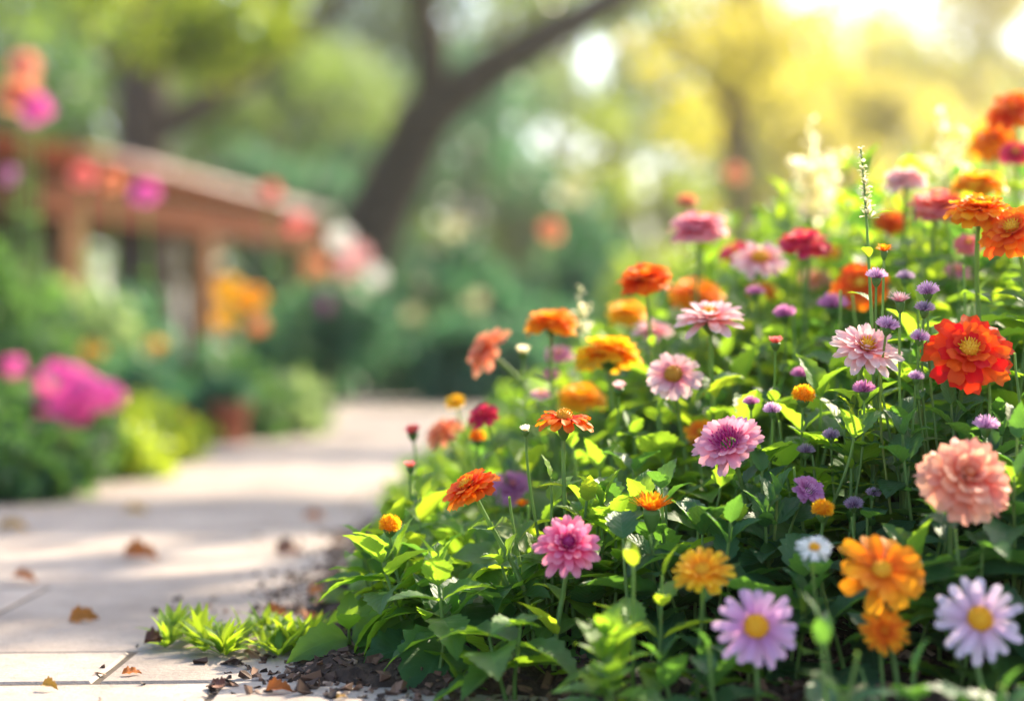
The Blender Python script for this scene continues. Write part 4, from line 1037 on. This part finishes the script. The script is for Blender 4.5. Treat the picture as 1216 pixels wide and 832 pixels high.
# trees
def tree(name, label, base, limbs, r0, clumps, n, leaf, m, bark=M_BARK, cat="tree", group=None, spread=None):
    """limbs: list of (points, r_start, r_end); clumps: crown clump centres."""
    base = np.asarray(base, float)
    root = thing(name, base, label, cat, group)
    tk = MB(); pts, a, b = limbs[0]; tube(tk, pts, np.linspace(a, b, len(pts)), 12, .5, .06); tk.build("trunk", bark, root, base)
    for pts, a, b in limbs[1:]:
        bm = MB(); tube(bm, pts, np.linspace(a, b, len(pts)), 9, .5, .05); bm.build("branch", bark, root, base)
    cr = MB(); leaf_cloud(cr, clumps, spread if spread is not None else V(.7, .7, .5), n, leaf); cr.build("crown", m, root, base)
    return root
def poly(pp, Y, k=4):
    q = np.array([at(x, y, Y + dy) for x, y, dy in pp]); out_ = []
    for i in range(len(q) - 1):
        for j in range(k): out_.append(q[i] + (q[i + 1] - q[i]) * j / k)
    out_.append(q[-1]); o = np.array(out_)
    for _ in range(2): o[1:-1] = (o[:-2] + 2 * o[1:-1] + o[2:]) / 4
    return o
YT = 16.0
tr1 = poly(((392, 456, 0), (420, 320, 0), (462, 225, 0), (505, 135, 0)), YT)
br1 = poly(((500, 145, 0), (560, 95, .1), (640, 48, .3), (735, -5, .6), (860, -70, .9), (1000, -150, 1)), YT)
br2 = poly(((508, 140, 0), (515, 70, 0), (500, 0, -.2), (480, -120, -.5)), YT)
br3 = poly(((735, -5, .6), (730, -110, .3), (760, -260, -.5)), YT)
br5 = np.array([at(860, -70, 16.9), V(3.2, 13.5, 4.8), V(3.2, 11, 4.7), V(3.1, 8.6, 4.6), V(3.0, 6.6, 4.5)])
br4 = poly(((500, 0, -.2), (560, -150, -1.5), (640, -300, -4)), YT)
cl = []
for k in range(60):
    x = U(-5.0, 1.5); cl.append(V(x, U(10.0, 18), U(3.7, 6.6)))
for gx, gy in ((-1.5, 1.75), (-1.05, 1.85), (-.70, 1.9), (-.45, 1.85), (-.78, 2.75), (-.5, 2.85), (-.30, 2.8), (-1.0, 4.3), (-.6, 4.6), (-.3, 4.4), (-1.2, 5.8), (-.5, 6.0)):
    z = 4.5 + U(-.2, .2); cl.append(V(gx, gy, 0) + z / sd[2] * V(*sd))  # unseen leaf clumps added up the sun ray to shade the path
tree("shade_tree", "big dark forked tree leaning right behind the hydrangea", V(tr1[0][0], YT, -.03), [(tr1, .34, .25), (br1, .24, .10), (br2, .19, .10), (br3, .09, .05), (br4, .1, .05), (br5, .07, .02)], .27, cl, 8000, .17, M_TREE, spread=np.array([[.75, .75, .45]] * 60 + [[.42, .26, .2]] * 12))
Y2 = 22.5
t2 = poly(((178, 445, 0), (172, 250, 0), (168, 120, 0), (180, 20, 0), (170, -120, 0)), Y2)
b2 = poly(((195, 150, 0), (270, 110, -.3), (330, 65, -.5), (400, 0, -1), (450, -60, -1)), Y2)
b3 = poly(((168, 110, 0), (110, 40, 0), (60, -60, 0)), Y2)
cl = [at(px, py, YY) for px, py, YY in ((235, 18, 15), (180, 50, 15.5), (300, 30, 15), (255, 60, 15.5), (330, -30, 16), (200, -40, 16), (130, -10, 17))]
tree("garden_tree", "dark trunked tree behind the pavilion with yellow green leaves hanging low", V(t2[0][0], Y2, -.03), [(t2, .42, .30), (b2, .2, .08), (b3, .2, .1)], .4, cl, 1100, .19, M_BRIGHT, spread=V(.40, .5, .28))
Y3 = 19.0
t3 = poly(((880, 440, 0), (878, 260, 0), (872, 120, 0), (885, 0, 0), (880, -160, 0)), Y3)
b4 = poly(((875, 110, 0), (930, 50, 0), (1010, -20, 0)), Y3)
b5 = poly(((873, 140, 0), (820, 70, 0), (760, 0, 0)), Y3)
cl = [at(px, py, Y3 + dy) for px, py, dy in ((880, 60, -1), (840, 20, 0), (930, 30, -1), (900, 110, 0), (960, 70, 1), (790, 60, 1), (860, -60, 0), (780, -30, 1), (830, 140, 1))]
tree("garden_tree", "golden leaved tree glowing in the light behind the cream spikes", V(t3[0][0], Y3, -.03), [(t3, .16, .11), (b4, .09, .04), (b5, .09, .04)], .2, cl, 1500, .18, M_GOLD, bark=M_BARK_R, spread=V(.55, .6, .4))
def simple_tree(label, px, Y, h, r, n, leaf, m, low=.15, seed=0, group="trees across the back of the garden", name="garden_tree"):
    X = (px - CX) / FPX * Y; base = V(X, Y, -.03)
    tip = base + V(U(-.3, .3), 0, h * .75)
    pts = bez(base, base + V(U(-.2, .2), 0, h * .3), tip - V(0, 0, h * .3), tip, 9)
    limbs = [(pts, .05 * h * .5, .03 * h * .4)]
    cl = []
    for k in range(20):
        a = U(0, 6.28); rr = r * math.sqrt(U(.05, 1)); z = U(low, 1.0) * h
        rr *= .55 + .6 * math.sin(math.pi * min(1, max(.12, (z / h - low) / (1 - low))))
        c = base + V(math.cos(a) * rr, math.sin(a) * rr, z); cl.append(c)
        if k < 6:
            q = pts[3 + k % 5]; limbs.append((bez(q, q + V(0, 0, .2), c - V(0, 0, .3), c, 5), .012 * h, .004 * h))
    tree(name, label, base, limbs, .2, cl, n, leaf, m, group=group, spread=V(r * .34, r * .34, h * .11))
for a in (("dark green tree at the far left behind the pavilion", -60, 27, 7.2, 2.4, 5200, .24, M_SHRUB),
          ("tall green tree behind the yellow green low hanging leaves", 130, 33, 8.5, 2.9, 5200, .28, M_TREE),
          ("tall blue green tree at the upper left of the forked trunk", 350, 40, 11.5, 3.4, 5200, .32, M_TEAL),
          ("tall green tree seen through the fork of the dark trunk", 600, 42, 12, 3.4, 5000, .32, M_TREE),
          ("tall yellow green tree under the sunlit branch", 745, 40, 11.0, 3.2, 5200, .30, M_BRIGHT),
          ("tall golden tree at the right behind the glowing one", 900, 42, 11.5, 3.4, 5400, .30, M_GOLD),
          ("tall pale tree against the brightest sky", 1085, 46, 8.6, 3.0, 4200, .30, M_BRIGHT),
          ("low golden tree right behind the thin seed spike", 1015, 27, 4.4, 1.7, 3000, .22, M_GOLD),
          ("golden tree between the seed spike and the upper right corner", 1040, 38, 7.4, 2.2, 3000, .28, M_GOLD),
          ("thin tall yellow green tree against the sun glow", 1140, 46, 10.5, 2.8, 2600, .28, M_BRIGHT),
          ("tall green tree filling the gap left of the forked trunk", 385, 38, 11.5, 2.6, 4600, .30, M_TREE),
          ("tall dark tree at the far left edge above the roof", -10, 36, 10.0, 2.8, 4600, .30, M_TEAL),
          ("tall yellow tree in the upper right corner", 1240, 40, 9.6, 3.0, 4600, .30, M_GOLD),
          ("green tree between the two dark trunks", 300, 30, 5.5, 2.1, 3400, .24, M_TREE),
          ("pale green tree behind the forked trunk", 430, 34, 6.0, 2.2, 3200, .25, M_PALE),
          ("blue green tree left of the middle", 560, 30, 5.4, 2.0, 3200, .24, M_TEAL),
          ("pale green tree in the middle of the background", 670, 36, 6.2, 2.2, 3000, .26, M_PALE),
          ("yellow green tree right of the middle", 780, 31, 5.0, 2.0, 3200, .24, M_BRIGHT),
          ("low green tree behind the golden leaved one", 930, 34, 4.0, 2.1, 3000, .24, M_TREE),
          ("yellow green tree behind the cream spikes", 1010, 30, 3.4, 1.8, 2600, .22, M_GOLD),
          ("blue green tree behind the thin seed spike", 1075, 38, 4.3, 2.1, 2600, .24, M_TEAL),
          ("yellow tree above the tall orange dahlias", 1180, 30, 3.9, 1.9, 2600, .22, M_BRIGHT),
          ("green tree at the far right", 1300, 27, 4.2, 1.9, 2600, .22, M_TREE),
          ("dark green tree behind the right end of the pavilion", 350, 25, 3.2, 1.4, 2400, .2, M_TEAL)):
    simple_tree(*a)
hb = MB()
for lo, hi, yy, nn in ((-26, 26, 50, 20000),):
    cs = [V(U(lo, hi), yy + U(-3, 3), U(.4, 8.5)) for _ in range(260)]
    leaf_cloud(hb, cs, V(1.2, 1.0, .9), nn, .42)
tag(hb.build("far_wood", M_TREE), "far belt of green woodland closing the garden", "wood", kind="stuff")

# ------------------------------------------------------------------ the hazy, sunlit air
hz = MB(); box(hz, V(0, 850, 7.0), (2000, 2100, 16.4)); 
m, nt, out = new_mat("haze_air")
pv_ = N(nt, "ShaderNodeVolumePrincipled")
pv_.inputs["Color"].default_value = (1, .95, .85, 1); pv_.inputs["Density"].default_value = 0.0024; pv_.inputs["Anisotropy"].default_value = 0.80
nt.links.new(pv_.outputs[0], out.inputs["Volume"])
USE_HAZE = True
if USE_HAZE:
    tag(hz.build("haze", m, smooth=False), "thin sunlit haze in the garden air", "haze", kind="stuff")
